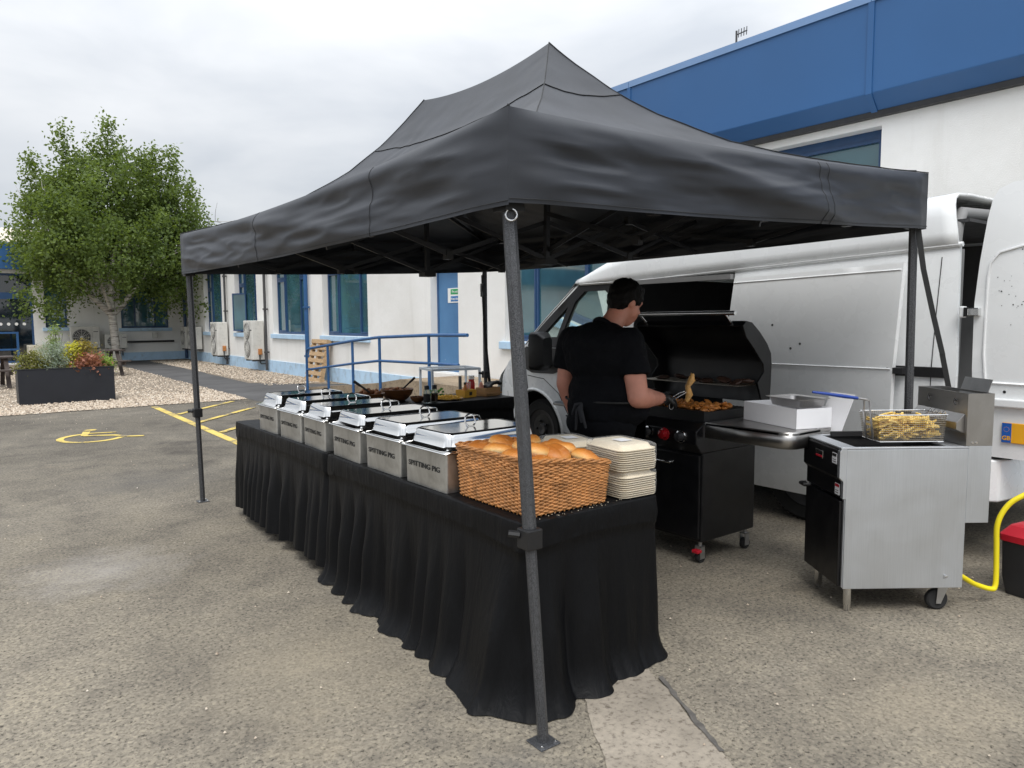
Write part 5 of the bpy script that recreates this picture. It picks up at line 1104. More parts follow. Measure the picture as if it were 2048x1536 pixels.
mb = MB(); mb.lathe([(.0001, 0), (.009, 0)], 10, lo((1.655, 1.075)), Matrix.Rotation(PI/2, 3, 'Y'), False); mb.build('lock_hole', M_['black'], rd)
# ================================================================== GRILL
gr = empty('gas_grill', (3.8, 3.25, 0), 0, 'large black gas grill with its hood open, standing against the van', 'grill')
GO = Vector((3.8, 3.25, 0))
def gl_(p): return Vector(p)-GO
def gb(x0, x1, y0, y1, z0, z1, name, mat, bev=.0, par=None):
    mb = MB(); a, b = gl_((x0, y0, z0)), gl_((x1, y1, z1)); mb.box(a.x, b.x, a.y, b.y, a.z, b.z); return mb.build(name, M_[mat], par or gr, bev=bev)
gb(3.56, 4.10, 2.79, 3.70, .14, .70, 'cabinet', 'gblack', .008)
for y0, y1 in ((2.80, 3.24), (3.25, 3.69)):
    d = gb(3.54, 3.558, y0, y1, .16, .685, 'cabinet_door', 'gblack', .006)
    yh = y0+.36 if y0 < 3 else y0+.08
    mb = MB(); a, b = gl_((3.515, yh-.15, .62)), gl_((3.515, yh+.05, .62)); mb.tube([a+Vector((.03, 0, 0)), a, b, b+Vector((.03, 0, 0))], .008, 8); mb.build('handle', M_['chrome'], d, smooth=50)
mb = MB(); mb.prism([(3.54-3.8, .70), (3.49-3.8, .76), (3.49-3.8, .84), (3.56-3.8, .885), (4.14-3.8, .885), (4.14-3.8, .70)], 'y', 2.785-3.25, 3.705-3.25); mb.build('control_panel', M_['gblack'], gr, bev=.006)
Ry = Matrix.Rotation(-PI/2, 3, 'Y')
for i, y in enumerate((2.90, 3.03, 3.17, 3.31, 3.45, 3.58)):
    mb = MB(); mb.lathe([(.038, -.002), (.04, .006), (.034, .010)], 20, gl_((3.489, y, .80)), Ry); k = mb.build('knob_bezel', M_['glow' if i == 1 else 'chrome'], gr, smooth=40)
    mb = MB(); mb.lathe([(.028, .008), (.027, .038), (.022, .042), (.001, .042)], 18, gl_((3.489, y, .80)), Ry, False); mb.build('knob', M_['glow' if i == 1 else 'dark'], gr, smooth=40)
gb(3.58, 4.13, 2.80, 3.69, .886, .905, 'firebox', 'black'); gb(3.58, 3.60, 2.80, 3.69, .905, .955, 'firebox_wall', 'black'); gb(3.60, 4.13, 2.80, 2.82, .905, .948, 'firebox_wall', 'black'); gb(3.60, 4.13, 3.67, 3.69, .905, 1.0, 'firebox_wall', 'black')
for i in range(30): y = 2.83+i*.0285; gb(3.605, 4.08, y, y+.012, .932, .942, 'grate_bar', 'black')
# open hood: a curved shell with end plates
prof = [(3.93, 1.475), (3.97, 1.505), (4.03, 1.495), (4.12, 1.43), (4.20, 1.355), (4.245, 1.29), (4.255, 1.22), (4.25, 1.08), (4.24, .96)]
inner_ = [(4.225, .96), (4.235, 1.08), (4.24, 1.22), (4.23, 1.28), (4.19, 1.34), (4.11, 1.415), (4.025, 1.477), (3.975, 1.485), (3.94, 1.465)]
mb = MB(); mb.prism([(x-3.8, z) for x, z in prof+inner_], 'y', 2.80-3.25, 3.69-3.25); hd = mb.build('hood', M_['gblack'], gr, smooth=35)
endp = prof+[(4.15, .98), (4.10, 1.10), (4.17, 1.17), (4.16, 1.22), (4.05, 1.33), (3.97, 1.40)]
for y0, y1 in ((2.785, 2.80), (3.69, 3.705)): mb = MB(); mb.prism([(x-3.8, z) for x, z in endp], 'y', y0-3.25, y1-3.25); mb.build('hood_end', M_['gblack'], hd, bev=.004)
mb = MB(); mb.tube([gl_((3.87, 2.80, 1.555)), gl_((3.87, 3.69, 1.555))], .0145, 12); hh = mb.build('hood_handle', M_['chrome'], hd, smooth=50)
for y in (2.88, 3.61): mb = MB(); mb.tube([gl_((3.87, y, 1.555)), gl_((3.95, y, 1.485))], .008, 8); mb.build('handle_post', M_['chrome'], hh, smooth=50)
# warming rack
for i in range(9): mb = MB(); mb.tube([gl_((3.96+i*.026, 2.83, 1.085)), gl_((3.96+i*.026, 3.66, 1.085))], .003, 5); mb.build('rack_rod', M_['wire'], gr)
# side shelves
def shelf_(y0, y1, rnd, name):
    P = []
    for cx, cy, a0 in ((3.56+.08, y0+.08, 180),):
        P += [(cx+.08*math.cos(R_(a0+90*i/8)), cy+.08*math.sin(R_(a0+90*i/8))) for i in range(9)]
    P += [(4.10, y0), (4.10, y1), (3.56, y1)]
    if rnd < 0: P = [(x, y0+y1-y) for x, y in P]
    mb = MB(); mb.prism([(x-3.8, y-3.25) for x, y in P], 'z', .872, .892); return mb.build(name, M_['shelf'], gr, bev=.004), P
sh, P = shelf_(2.20, 2.775, 1, 'side_shelf')
mb = MB(); q = [gl_((x, y, 0)) for x, y in P[:9]+[(3.85, 2.20)]]; q = [gl_((3.56, 2.775, 0))]+q; c_ = [Vector((p.x, p.y, z)) for z in (.80, .895) for p in q]; n = len(q); mb.add(c_, [(i, i+1, n+i+1, n+i) for i in range(n-1)])
o = mb.build('shelf_front', M_['shelf'], sh, smooth=40); sm = o.modifiers.new('t', 'SOLIDIFY'); sm.thickness = .006
gb(3.86, 4.08, 2.196, 2.205, .80, .87, 'shelf_bracket', 'galv', .003, sh)
for x in (3.92, 3.98): mb = MB(); mb.lathe([(.008, 0), (.008, .006)], 8, gl_((x, 2.196, .835)), Matrix.Rotation(PI/2, 3, 'X')); mb.build('bolt', M_['dark'], sh)
shelf_(3.715, 4.25, -1, 'side_shelf')
def caster(x, y, brake):
    mb = MB(); mb.lathe([(.012, -.016), (.034, -.016), (.036, -.010), (.036, .010), (.034, .016), (.012, .016)], 18, (0, 0, 0), Matrix.Rotation(PI/2, 3, 'X'), True); w = mb.build('caster', M_['rubber'], gr, smooth=40, loc=gl_((x, y, .037)))
    mb = MB(); mb.box(-.024, .02, -.022, -.018, -.01, .07); mb.box(-.024, .02, .018, .022, -.01, .07); mb.box(-.024, .02, -.022, .022, .066, .072); mb.tube([(0, 0, .07), (0, 0, .11)], .012, 8); mb.build('fork', M_['galv'], w)
    if brake: mb = MB(); mb.box(-.055, -.01, -.024, .024, .03, .05); mb.build('brake', M_['red'], w, bev=.005)
caster(3.60, 2.83, 1); caster(4.06, 2.83, 0); caster(3.60, 3.66, 1); caster(4.06, 3.66, 0)
# food on the grill
random.seed(14)
def blobmesh(sx, sy, sz, seed, mat, rough=.35):
    mb = MB(); mb.sphere((0, 0, 0), (sx, sy, sz), 12, 8); mb.v = [tuple(Vector(v)*(1+rough*fbm(Vector(v)*45, 1, 3, seed))) for v in mb.v]; me = mb.mesh('food', 70); me.materials.append(M_[mat]); return me
cm = [blobmesh(.034, .020, .011, s, 'chicken', .5) for s in (1, 2, 3, 4, 5)]; bm_ = [blobmesh(.05, .05, .016, s, 'burger', .3) for s in (6, 7, 8)]
for i in range(110):
    y = random.choice((random.uniform(2.84, 3.06), random.uniform(3.12, 3.45))); x = random.uniform(3.63, 3.9)
    o = link('chicken_piece', cm[i % 5], None, None, (x, y, .952+random.random()*.022), (random.gauss(0, .3), random.gauss(0, .3), random.uniform(0, 6))); n_ = y < 3.1
    tag(o, 'browned chicken piece on the near end of the grill grate' if n_ else 'browned chicken piece on the grate beside the gloved hand', 'chicken', 'chicken on the near end of the grate' if n_ else 'chicken on the grate by the hand')
for i, (x, y) in enumerate(((4.03, 2.90), (4.06, 3.02), (4.02, 3.13), (4.08, 2.86), (4.05, 3.26), (4.07, 3.40), (4.03, 3.52))):
    o = link('burger_patty', bm_[i % 3], None, None, (x, y, 1.102+.01*(i % 2)), (random.gauss(0, .2), random.gauss(0, .2), i)); tag(o, 'dark grilled burger patty on the warming rack, '+('second', 'third', 'fourth', 'nearest', 'fifth', 'sixth', 'seventh')[i]+' from the near end', 'burger', 'patties on the warming rack')
# carton and steel tray on the side shelf
bx = empty('cardboard_box', (3.90, 2.45, .8935), R_(-108), 'open white cardboard box on the grill side shelf', 'box'); hx_, hy_, hz_ = .235, .125, .115
for q, nm in (((-hx_, hx_, hy_-.003, hy_), 0), ((-hx_, hx_, -hy_, -hy_+.003), 0), ((-hx_, -hx_+.003, -hy_, hy_), 0), ((hx_-.003, hx_, -hy_, hy_), 0)): mb = MB(); mb.box(*q, 0, hz_); mb.build('side', M_['cardw'], bx)
mb = MB(); mb.box(-hx_, hx_, -hy_, hy_, 0, .003); mb.build('bottom', M_['cardw'], bx)
mb = MB(); mb.add([(hx_-.04, hy_+.002, .0), (hx_+.06, hy_+.01, .02), (hx_+.02, hy_+.12, .10), (hx_-.08, hy_+.13, .22), (hx_-.10, hy_+.09, .2)], [(0, 1, 2, 3, 4)]); 
lidp = MB(); lidp.box(0, .2, 0, .003, 0, .24); lo_ = lidp.build('lid_flap', M_['cardw'], bx, loc=(hx_-.13, hy_+.012, -.03), rot=(R_(-22), R_(0), R_(-4)))
pn = empty('steel_tray', (3.935, 2.40, 1.002), R_(-104), 'shallow steel tray resting on the white cardboard box', 'tray')
mb = MB(); mb.loft([rrect(.13+a, .10+a, .035, z, 6) for a, z in ((-.014, .0), (-.004, .004), (.004, .045), (.012, .05), (.022, .052), (.022, .05), (.010, .047), (.0, .044), (-.008, .006), (-.016, .003))], True, True, True); mb.build('tray', M_['shelf'], pn, smooth=40)

# ================================================================== COOK
def hull(name, prims, vox, mat, parent, sm=8):
    mb = MB()
    for p in prims:
        if p[0] == 'c':
            _, a, b, ra, rb = p; a, b = Vector(a), Vector(b); n = 6; mb.tube([a.lerp(b, i/n) for i in range(n+1)], [ra+(rb-ra)*i/n for i in range(n+1)], 18); mb.sphere(a, ra, 18, 12); mb.sphere(b, rb, 18, 12)
        elif p[0] == 'k': _, a, b, ra, rb = p; mb.tube([Vector(a), Vector(b)], [ra, rb], 22)
        else: _, c, r = p[:3]; mb.sphere(c, r, 24, 16, p[3] if len(p) > 3 else None)
    o = mb.build(name, None, None)
    m = o.modifiers.new('r', 'REMESH'); m.mode = 'VOXEL'; m.voxel_size = vox; m.use_smooth_shade = True
    s = o.modifiers.new('s', 'SMOOTH'); s.iterations = sm; s.factor = .5
    dg = bpy.context.evaluated_depsgraph_get(); dg.update(); me = bpy.data.meshes.new_from_object(o.evaluated_get(dg)); bpy.data.objects.remove(o)
    me.materials.clear(); me.materials.append(mat); me.polygons.foreach_set('use_smooth', [True]*len(me.polygons)); return link(name, me, None, parent)
PO = Vector((3.03, 3.14, 0)); pe = empty('person', PO, 0, 'cook in a black polo shirt and gloves turning chicken at the grill', 'person')
def pl3(x, y, z): return Vector((x, y, z))-PO
HC = pl3(3.205, 3.10, 1.625); tilt = Matrix.Rotation(R_(20), 3, 'Y') @ Matrix.Rotation(0, 3, 'Z'); turn = Matrix.Rotation(R_(-6), 3, 'Z')
def hp(x, y, z): return HC+turn @ (tilt @ Vector((x, y, z)))       # head frame: +x face forward
shR, elR, wrR = pl3(3.06, 2.925, 1.385), pl3(3.045, 2.845, 1.075), pl3(3.315, 2.915, 1.045)
shL, elL, wrL = pl3(3.0, 3.36, 1.385), pl3(2.985, 3.405, 1.12), pl3(3.05, 3.385, .91)
body = [('e', hp(0, 0, .012), (.098, .078, .108), turn @ tilt), ('e', hp(.03, 0, -.055), (.072, .066, .075), turn @ tilt), ('c', hp(.055, 0, -.095), hp(.035, 0, -.10), .034, .045), ('e', hp(.088, 0, .02), (.018, .05, .02), turn @ tilt),
 ('c', hp(.092, 0, .005), hp(.113, 0, -.03), .010, .016), ('c', hp(.088, -.02, -.062), hp(.088, .02, -.062), .012, .012), ('e', hp(-.012, -.080, -.012), (.022, .010, .034), turn @ tilt), ('e', hp(-.012, .080, -.012), (.022, .010, .034), turn @ tilt),
 ('c', hp(-.025, 0, -.07), pl3(3.06, 3.13, 1.43), .062, .075), ('e', hp(.03, -.05, -.05), (.04, .03, .045), turn @ tilt), ('e', hp(.03, .05, -.05), (.04, .03, .045), turn @ tilt),
 ('e', pl3(3.04, 3.14, 1.28), (.15, .21, .2)), ('e', pl3(3.05, 3.14, 1.02), (.15, .2, .22)),
 ('c', shR, elR, .072, .060), ('c', elR, elR.lerp(wrR, .35), .062, .061), ('c', elR.lerp(wrR, .3), wrR, .061, .037), ('c', shL, elL, .070, .056), ('c', elL, elL.lerp(wrL, .35), .055, .052), ('c', elL.lerp(wrL, .3), wrL, .052, .033), ('c', wrR, wrR+Vector((.05, .02, -.01)), .03, .03), ('c', wrL, wrL+Vector((.01, 0, -.05)), .03, .03),
 ('c', pl3(3.04, 3.02, .85), pl3(3.04, 3.0, .48), .08, .06), ('c', pl3(3.04, 3.0, .48), pl3(3.02, 3.0, .1), .055, .045), ('c', pl3(3.03, 3.26, .85), pl3(3.0, 3.28, .48), .08, .06), ('c', pl3(3.0, 3.28, .48), pl3(2.96, 3.28, .1), .055, .045)]
hull('body', body, .009, M_['skin'], pe, 6)
shirt = [('e', pl3(3.045, 3.14, 1.30), (.185, .262, .20)), ('e', pl3(3.09, 3.13, 1.08), (.225, .272, .20)), ('e', pl3(3.09, 3.13, .98), (.222, .27, .13)), ('k', pl3(3.08, 3.13, .925), pl3(3.08, 3.13, 1.05), .232, .238), ('e', pl3(2.99, 3.15, 1.37), (.14, .24, .13)), ('e', pl3(3.12, 3.12, 1.36), (.12, .16, .11)),
 ('c', pl3(3.06, 2.935, 1.39), pl3(3.0, 3.35, 1.39), .091, .090), ('c', pl3(3.05, 3.05, 1.43), pl3(3.03, 3.22, 1.43), .075, .075), ('c', shR, shR.lerp(elR, .3), .088, .088), ('k', shR.lerp(elR, .2), shR.lerp(elR, .60), .088, .092), ('c', shL, shL.lerp(elL, .3), .086, .086), ('k', shL.lerp(elL, .2), shL.lerp(elL, .62), .086, .088)]
so = hull('polo_shirt', shirt, .011, M_['shirt'], pe, 6)
me = so.data
for v in me.vertices:
    p = v.co; w = .010*fbm((p.x*5+p.z*4, p.y*5, p.z*6), 1, 3, 2)+.006*fbm((p.x*14, p.y*14, p.z*9), 1, 3, 5); v.co = p+v.normal*w
mb = MB(); c = pl3(3.075, 3.125, 1.475); mb.tube([c+Matrix.Rotation(R_(24), 3, 'Y') @ Vector((.082*math.cos(a), .080*math.sin(a), .014*math.cos(2*a))) for a in [2*PI*i/28 for i in range(28)]], .016, 8, True); mb.build('collar', M_['shirt'], pe, smooth=60)
tro = [('e', pl3(3.04, 3.14, .90), (.19, .24, .13)), ('c', pl3(3.05, 3.03, .85), pl3(3.05, 3.0, .48), .115, .085), ('c', pl3(3.05, 3.0, .48), pl3(3.02, 3.0, .11), .083, .07), ('c', pl3(3.04, 3.25, .85), pl3(3.01, 3.28, .48), .115, .085), ('c', pl3(3.01, 3.28, .48), pl3(2.96, 3.28, .11), .083, .07)]
hull('trousers', tro, .013, M_['shirt'], pe, 5)
for x, y in ((3.06, 3.0), (3.0, 3.28)): mb = MB(); mb.loft([[pl3(x+p.x, y+p.y, z) for p in rrect(.135*k, .052*k, .045, 0, 5)] for z, k in ((.002, .98), (.025, 1), (.06, .92), (.095, .62))], True, True, True); mb.build('shoe', M_['black'], pe, smooth=50)
# hair: a cap over the crown and nape
hairp = [('e', hp(-.014, 0, .038), (.114, .096, .102), turn @ tilt), ('e', hp(-.055, 0, -.0), (.068, .086, .080), turn @ tilt), ('e', hp(.045, 0, .09), (.052, .066, .034), turn @ tilt), ('e', hp(-.055, 0, -.05), (.045, .06, .045), turn @ tilt), ('e', hp(.0, -.062, .04), (.055, .026, .045), turn @ tilt), ('e', hp(.0, .062, .04), (.055, .026, .045), turn @ tilt)]
ho = hull('hair', hairp, .007, M_['hair'], pe, 3)
for v in ho.data.vertices: v.co += v.normal*.006*fbm(v.co*38, 1, 3, 3)
for s in (-1, 1): mb = MB(); mb.sphere(hp(.077, s*.032, .005), .0095, 10, 8); mb.build('eye', M_['ink'], pe, smooth=60)
# gloved hands: palm, four fingers and thumb
def hand(name, o, d, nrm, curl, parent, spread=.0):
    d, nrm = Vector(d).normalized(), Vector(nrm).normalized(); s = d.cross(nrm).normalized(); prims = [('c', o-d*.035, o+d*.015, .033, .032)]
    for i in range(4): prims.append(('c', o+d*.0+s*(i-1.5)*.010, o+d*.055+s*(i-1.5)*.021, .019, .014))
    for i, L_ in enumerate((.068, .078, .073, .056)):
        p = o+d*.06+s*(i-1.5)*.021; dd = d.copy(); dirs = d
        for k, f in enumerate((.45, .32, .23)):
            a = curl*(k+1)*.55; v = (d*math.cos(a)+nrm*math.sin(a)); q = p+v*L_*f; prims.append(('c', p, q, .0105-.001*k, .0098-.001*k)); p = q
    p = o-d*.005+s*-.028; v = (d*.55-s*.6+nrm*.55).normalized(); q = p+v*.04; prims.append(('c', p, q, .014, .012)); v = (d*.8-s*.1+nrm*.6).normalized(); prims.append(('c', q, q+v*.032, .012, .010))
    return hull(name, prims, .0042, M_['glove'], parent, 3)
hR = wrR+Vector((.062, .018, -.004)); hand('glove', hR, (.93, .25, -.12), (0, .15, -1), 1.1, pe)
hL = wrL+Vector((.012, 0, -.065)); hand('glove', hL, (.15, 0, -1), (.3, -1, 0), .6, pe)
for w, d in ((wrR, Vector((.93, .25, -.05))), (wrL, Vector((.12, 0, -1)))): mb = MB(); mb.tube([w-d*.03, w-d*.01, w+d*.035], [.0385, .037, .034], 16); mb.build('glove_cuff', M_['glove'], pe, smooth=40)
# apron strings tied behind
mb = MB(); c = pl3(3.06, 3.14, 1.045); mb.tube([c+Vector((.03+.234*math.cos(a), -.01+.284*math.sin(a), 0)) for a in [2*PI*i/36 for i in range(36)]], .006, 6, True); mb.build('apron_tie', M_['ink'], pe, smooth=60)
kn = pl3(2.845, 3.10, 1.035); mb = MB()
for e_ in ((-.012, -.05, -.14), (-.01, .04, -.16), (-.02, -.02, -.11), (-.02, .06, -.07)): mb.tube([kn, kn+Vector(e_)*.4+Vector((-.018, 0, .02)), kn+Vector(e_)], [.009, .012, .007], 6)
mb.build('apron_bow', pm('apron_cloth', (.022, .023, .027), .85), pe, smooth=60)
ap = panel([(2.92, .35), (3.36, .35), (3.36, 1.04), (2.92, 1.04)], [], lambda y, z: pl3(3.275-.10*((y-3.14)/.24)**2, y, z), .06, .004, (1, 0, 0)); ap.build('apron', M_['shirt'], pe, smooth=60)
# tongs in the right hand, holding a chicken strip
tg = empty('grill_tongs', PO+hR, 0, 'steel tongs held in the gloved right hand over the grill', 'tongs')
for s in (-1, 1): mb = MB(); mb.tube([(-.02, s*.006, .01), (.06, s*.016, -.01), (.15, s*.02, .02), (.20, s*.006, .03)], .0035, 6); mb.build('arm', M_['chrome'], tg, smooth=60)
mb = MB(); mb.tube([Vector((.02+.02*math.cos(a), -.03+.0*a, -.045+.022*math.sin(a))) for a in [2*PI*i/16 for i in range(16)]], .003, 5, True); mb.build('ring', M_['chrome'], tg, smooth=60)
ck = MB(); p = PO+hR+Vector((.20, .0, .03)); ck.tube([Vector((0, 0, -.06)), Vector((.012, -.01, -.02)), Vector((.006, 0, .03)), Vector((.03, -.01, .07)), Vector((.035, -.015, .10))], [.012, .022, .016, .024, .012], 10)
ck.v = [tuple(Vector(v)*(1+.22*fbm(Vector(v)*50, 1, 3, 3))) for v in ck.v]; tag(ck.build('chicken_strip', pm('pale_chicken', (.66, .36, .11), .45, var=.4, vs=30, bs=.4), smooth=70, loc=p), 'pale golden chicken strip held up by the tongs', 'chicken')
# ================================================================== FRYER
fz = empty('deep_fryer', (3.53, 1.87, 0), R_(-36), 'free standing stainless steel deep fryer with a black front', 'fryer'); fz.scale = (1.035, 1, 1)
def fb_(x0, x1, y0, y1, z0, z1, name, mat, bev=0., par=None): mb = MB(); mb.box(x0, x1, y0, y1, z0, z1); return mb.build(name, M_[mat], par or fz, bev=bev)
W_ = .435
fb_(.0, .60, 0, .006, .13, .855, 'side_panel', 'sheet', .002); fb_(.0, .60, W_-.006, W_, .13, .855, 'side_panel', 'sheet', .002)
fb_(.02, .60, .006, W_-.006, .13, .15, 'base', 'galv'); fb_(.59, .60, .006, W_-.006, .15, .80, 'back_panel', 'galv')
fb_(-.004, .022, .0065, .022, .135, .60, 'front_post', 'sheet', .002); fb_(-.004, .022, W_-.022, W_-.0065, .135, .60, 'front_post', 'sheet', .002)
d = fb_(-.018, .004, .026, W_-.004, .135, .585, 'door', 'gblack', .004)
mb = MB(); mb.tube([(-.02, W_-.06, .592), (-.05, W_-.06, .592), (-.05, W_-.01, .592), (-.02, W_-.01, .592)], .011, 8); mb.build('handle', M_['black'], d, smooth=50)
mb = MB(); mb.prism([(.006, .60), (-.014, .60), (-.014, .69), (-.034, .71), (-.034, .845), (-.026, .856), (.006, .856)], 'y', .027, W_); cp = mb.build('control_panel', M_['gblack'], fz, bev=.003)
mb = MB(); mb.prism([(.0, .60), (-.0145, .60), (-.0145, .69), (-.0345, .71), (-.0345, .845), (-.026, .857), (.0, .857)], 'y', -.0005, .0265); mb.build('front_return', M_['sheet'], fz, bev=.002)
q = fb_(-.037, -.0345, .19, .28, .775, .815, 'badge', 'chrome', .002, cp); fb_(-.0385, -.037, .20, .27, .779, .789, 'badge_stripe', 'red', 0, q)
for y0, z0, z1, m in ((.032, .775, .83, 'ink'), (.036, .612, .67, 'red')):
    x_ = -.0362 if z0 > .7 else -.0162
    s = fb_(x_, x_+.0015, y0, y0+.05, z0, z1, 'warning_sticker', 'cardw', 0, cp); fb_(x_-.0008, x_, y0+.003, y0+.047, z1-.018, z1-.003, 'sticker_band', m, 0, s); fb_(x_-.0008, x_, y0+.008, y0+.042, z0+.008, z0+.012, 'sticker_line', 'ink', 0, s); fb_(x_-.0008, x_, y0+.008, y0+.042, z0+.02, z0+.023, 'sticker_line', 'ink', 0, s)
# top tray with an open vat
for b in ((-.03, .6, -.002, .022), (-.03, .6, W_-.02, W_+.002), (-.03, .05, .022, W_-.02), (.5, .6, .022, W_-.02)): fb_(*b, .857, .866, 'top_rim', 'sheet', .002)
fb_(.05, .5, .022, W_-.02, .80, .806, 'oil_surface', 'gblack'); fb_(.05, .052, .022, W_-.02, .80, .857, 'vat_wall', 'dark'); fb_(.498, .5, .022, W_-.02, .80, .857, 'vat_wall', 'dark'); fb_(.052, .498, .022, .024, .80, .857, 'vat_wall', 'dark'); fb_(.052, .498, W_-.022, W_-.02, .80, .857, 'vat_wall', 'dark')
fb_(.10, .46, W_-.035, W_-.018, .858, .885, 'splash_ledge', 'dark')
# flue stack
mb = MB(); mb.box(.60, .715, .0, W_, .47, .868); mb.build('flue_housing', M_['sheet'], fz, bev=.002)
fl = MB(); fl.box(.585, .715, -.001, .004, .868, 1.135); fl.box(.585, .715, W_-.004, W_+.001, .868, 1.135); fl.box(.585, .59, .004, W_-.004, .868, 1.135); fl.box(.711, .715, .004, W_-.004, .868, 1.135); fl.build('flue', M_['shelf'], fz)
fb_(.60, .70, .01, W_-.01, 1.06, 1.065, 'flue_inside', 'black')
mb = MB(); mb.add([(.70, .05, 1.09), (.70, .27, 1.09), (.735, .27, 1.20), (.735, .05, 1.20)], [(0, 1, 2, 3)]); o = mb.build('flue_deflector', M_['galv'], fz); sm = o.modifiers.new('t', 'SOLIDIFY'); sm.thickness = .003
mb = MB(); mb.prism([(.585, 1.03), (.545, .985), (.545, .95), (.585, .93)], 'y', .02, W_-.005); mb.build('basket_hanger', M_['shelf'], fz, bev=.002)
for y in (.09, .32): mb = MB(); mb.tube([(.583, y, 1.09), (.575, y, 1.10), (.572, y, 1.085), (.575, y-.01, 1.07)], .004, 6); mb.build('hook', M_['dark'], fz)
for x in (.03, .05): mb = MB(); mb.lathe([(.005, 0), (.005, .004)], 8, (.585+x, -.001, .885), Matrix.Rotation(PI/2, 3, 'X')); mb.build('rivet', M_['chrome'], fz)
# legs and casters
for y in (.045, W_-.05): mb = MB(); mb.lathe([(.020, .13), (.020, .035), (.017, .03), (.017, .004), (.012, .0)], 18, (.045, y, 0)); mb.build('leg', M_['chrome'], fz, smooth=40)
for y in (.05, W_-.05):
    mb = MB(); mb.lathe([(.012, -.016), (.046, -.018), (.054, -.011), (.054, .011), (.046, .018), (.012, .016)], 26, (0, 0, 0), Matrix.Rotation(PI/2, 3, 'X')); w = mb.build('caster', M_['rubber'], fz, smooth=40, loc=(.50, y, .054))
    for s in (-1, 1): mb = MB(); mb.prism([(-.012, -.018), (.012, -.018), (.05, .078), (-.005, .078)], 'y', s*.024-.0015, s*.024+.0015); mb.build('fork_plate', M_['galv'], w)
    mb = MB(); mb.box(-.02, .06, -.03, .03, .074, .08); mb.build('fork_top', M_['galv'], w)
# wire basket hanging on the flue
fbk = empty('fry_basket', (3.53, 1.87, 0), R_(-36), 'wire frying basket full of chips hanging over the fryer', 'fry basket')
def section(z): t = (z-.88)/.14; return (.205-.018*t, .535+.010*t, .075-.012*t, .255+.012*t)
def ring_(z, r):
    x0, x1, y0, y1 = section(z); return [Vector((x0, y0, z)), Vector((x1, y0, z)), Vector((x1, y1, z)), Vector((x0, y1, z))]
wm = MB()
for i in range(15): l = ring_(.88+.14*i/14, 0); wm.tube([l[0], l[1], l[2], l[3], l[0]], .0009, 4)
def side_w(a, b, c, d, n):
    for i in range(1, n): wm.tube([a.lerp(b, i/n), d.lerp(c, i/n)], .0009, 4, cap=False)
lo_r, hi_r = ring_(.88, 0), ring_(1.02, 0)
for k, n in ((0, 34), (1, 20), (2, 34), (3, 20)): side_w(lo_r[k], lo_r[(k+1) % 4], hi_r[(k+1) % 4], hi_r[k], n)
for i in range(1, 34): wm.tube([lo_r[0].lerp(lo_r[1], i/34), lo_r[3].lerp(lo_r[2], i/34)], .0009, 4, cap=False)
for i in range(1, 20): wm.tube([lo_r[0].lerp(lo_r[3], i/20), lo_r[1].lerp(lo_r[2], i/20)], .0009, 4, cap=False)
o = wm.build('wire_mesh', M_['wire'], fbk); o['kind'] = 'stuff'
mb = MB(); mb.tube(hi_r, .0035, 6, True); mb.build('rim_wire', M_['chrome'], fbk); mb = MB(); mb.tube(lo_r, .003, 6, True); mb.build('base_wire', M_['chrome'], fbk)
for y in (.135, .205): mb = MB(); mb.beam((.200, y, .882), (.180, y, 1.03), .004, .018, (0, 1, 0)); mb.beam((.180, y, 1.03), (.178, .17+(y-.17)*.8, 1.085), .004, .014, (0, 1, 0)); mb.build('handle_strap', M_['shelf'], fbk)
mb = MB(); mb.tube([(.178, .145, 1.085), (.178, .17, 1.09), (.178, .195, 1.085)], .005, 6); mb.tube([(.178, .17, 1.09), (.12, .17, 1.10)], .006, 8); mb.build('handle_rod', M_['shelf'], fbk)
mb = MB(); mb.tube([(.13, .17, 1.098), (.06, .172, 1.108), (-.05, .175, 1.124), (-.11, .176, 1.132)], [.008, .010, .0085, .006], 8); mb.build('grip', M_['basketblue'], fbk, smooth=50)
for y in (.11, .15, .19, .23): mb = MB(); mb.tube([(.537, y, .995), (.545, y, 1.02), (.56, y, 1.035), (.565, y, 1.02)], .003, 5); mb.build('hanger_wire', M_['chrome'], fbk)
random.seed(17)
fm_ = []
for k in range(6):
    mb = MB(); L_ = random.uniform(.055, .085); w = .0062; n = 4; pts = [Vector((L_*(i/n-.5), random.gauss(0, .002), .004*math.sin(i*.8+k))) for i in range(n+1)]
    mb.tube(pts, [w, w*1.1, w*1.1, w*1.1, w], 4); me = mb.mesh('chip'); me.materials.append(M_['chip']); fm_.append(me)
rot36 = Matrix.Rotation(R_(-36), 3, 'Z')
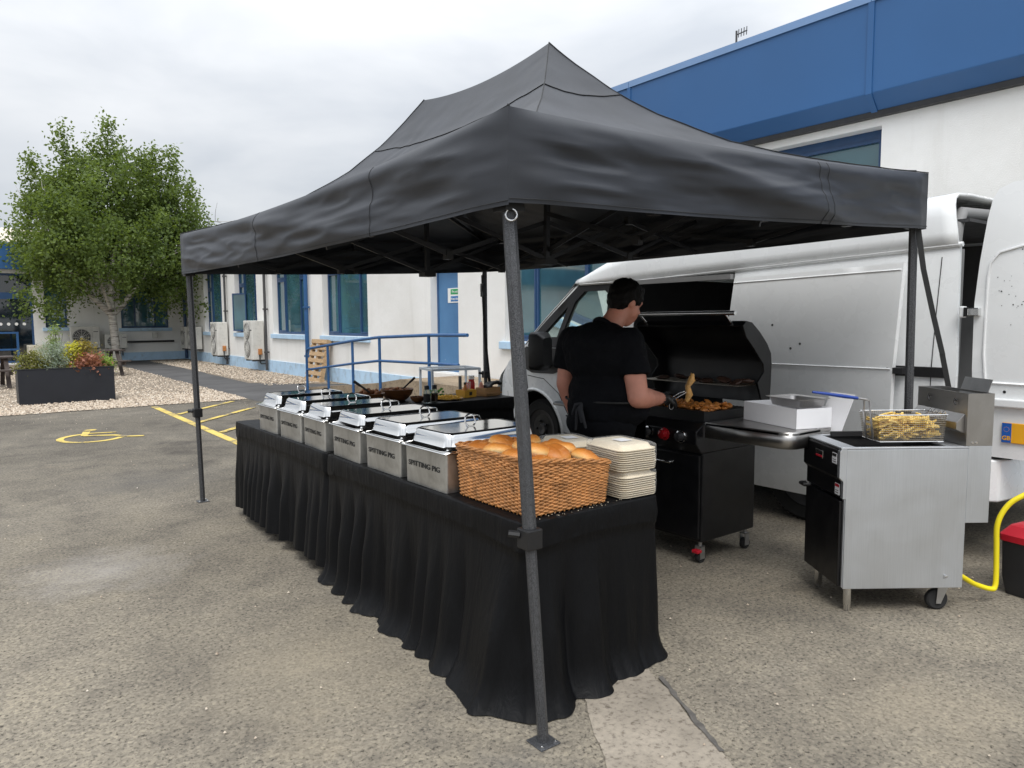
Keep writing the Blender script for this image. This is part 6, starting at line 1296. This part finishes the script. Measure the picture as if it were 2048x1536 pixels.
for i in range(290):
    z = .888+.085*(i/290)**.8; x0, x1, y0, y1 = section(z); x = random.uniform(x0+.035, x1-.03); y = random.uniform(y0+.022, y1-.022)
    p = rot36 @ Vector((x, y, z+.012*random.random()+.022*math.sin((x-x0)/(x1-x0)*PI)*(i/290)))+Vector((3.53, 1.87, 0))
    hi = i > 170; edge_ = min(y-y0, y1-y) < .04
    o = link('chip', fm_[i % 6], None, None, p, (random.uniform(0, 6), random.gauss(0, .28), random.uniform(0, 6.28) if not edge_ else R_(-36)+random.gauss(0, .5)))
    tag(o, 'golden potato chip on top of the heap in the frying basket' if hi else 'golden potato chip low in the frying basket', 'chip', 'chips on top of the heap' if hi else 'chips low in the basket')
# gas hose and crate
hs = empty('gas_hose', (4.02, 1.55, 0), 0, 'bright yellow gas hose looping from the back of the fryer', 'hose')
H0 = Vector((4.02, 1.55, 0)); hpnts = [(3.99, 1.555, .19), (4.08, 1.54, .175), (4.2, 1.51, .11), (4.29, 1.462, .075), (4.315, 1.452, .09), (4.32, 1.452, .16), (4.315, 1.455, .3), (4.31, 1.455, .42), (4.33, 1.43, .51), (4.36, 1.38, .575), (4.42, 1.28, .63), (4.5, 1.1, .64), (4.6, .8, .5), (4.7, .4, .2), (4.75, .2, .03)]
def catmull(P, k=6):
    P = [Vector(p) for p in P]; o = []
    for i in range(len(P)-1):
        a, b, c, d = P[max(i-1, 0)], P[i], P[i+1], P[min(i+2, len(P)-1)]
        for j in range(k): t = j/k; o.append(.5*((2*b)+(c-a)*t+(2*a-5*b+4*c-d)*t*t+(-a+3*b-3*c+d)*t**3))
    return o+[P[-1]]
mb = MB(); mb.tube([p-H0 for p in catmull(hpnts)], .0135, 10); mb.build('hose', M_['yellow'], hs, smooth=60)
mb = MB(); mb.tube([Vector((3.95, 1.565, .19))-H0, Vector((4.01, 1.552, .188))-H0], .0115, 10); mb.build('connector', M_['chrome'], hs, smooth=60)
cr = empty('storage_crate', (4.68, 1.31, 0), R_(-10), 'black plastic storage crate with a red lid behind the hose', 'crate')
mb = MB(); mb.loft([rrect(.22+a, .15+a, .02, z, 3) for a, z in ((-.02, .003), (-.005, .1), (0, .30))], True, True, True); mb.build('box', M_['dark'], cr, smooth=40)
for z in (.06, .10, .14, .18): mb = MB(); mb.box(-.12, .1, -.152, -.145, z, z+.006); mb.build('rib', M_['black'], cr)
mb = MB(); mb.loft([rrect(.225+a, .155+a, .025, z, 4) for a, z in ((.004, .30), (.006, .335), (-.03, .385), (-.05, .39))], True, True, True); mb.build('lid', M_['red'], cr, smooth=30)
mb = MB(); mb.box(-.13, .13, -.07, .07, .39, .398); mb.build('lid_panel', M_['red'], cr, bev=.004)
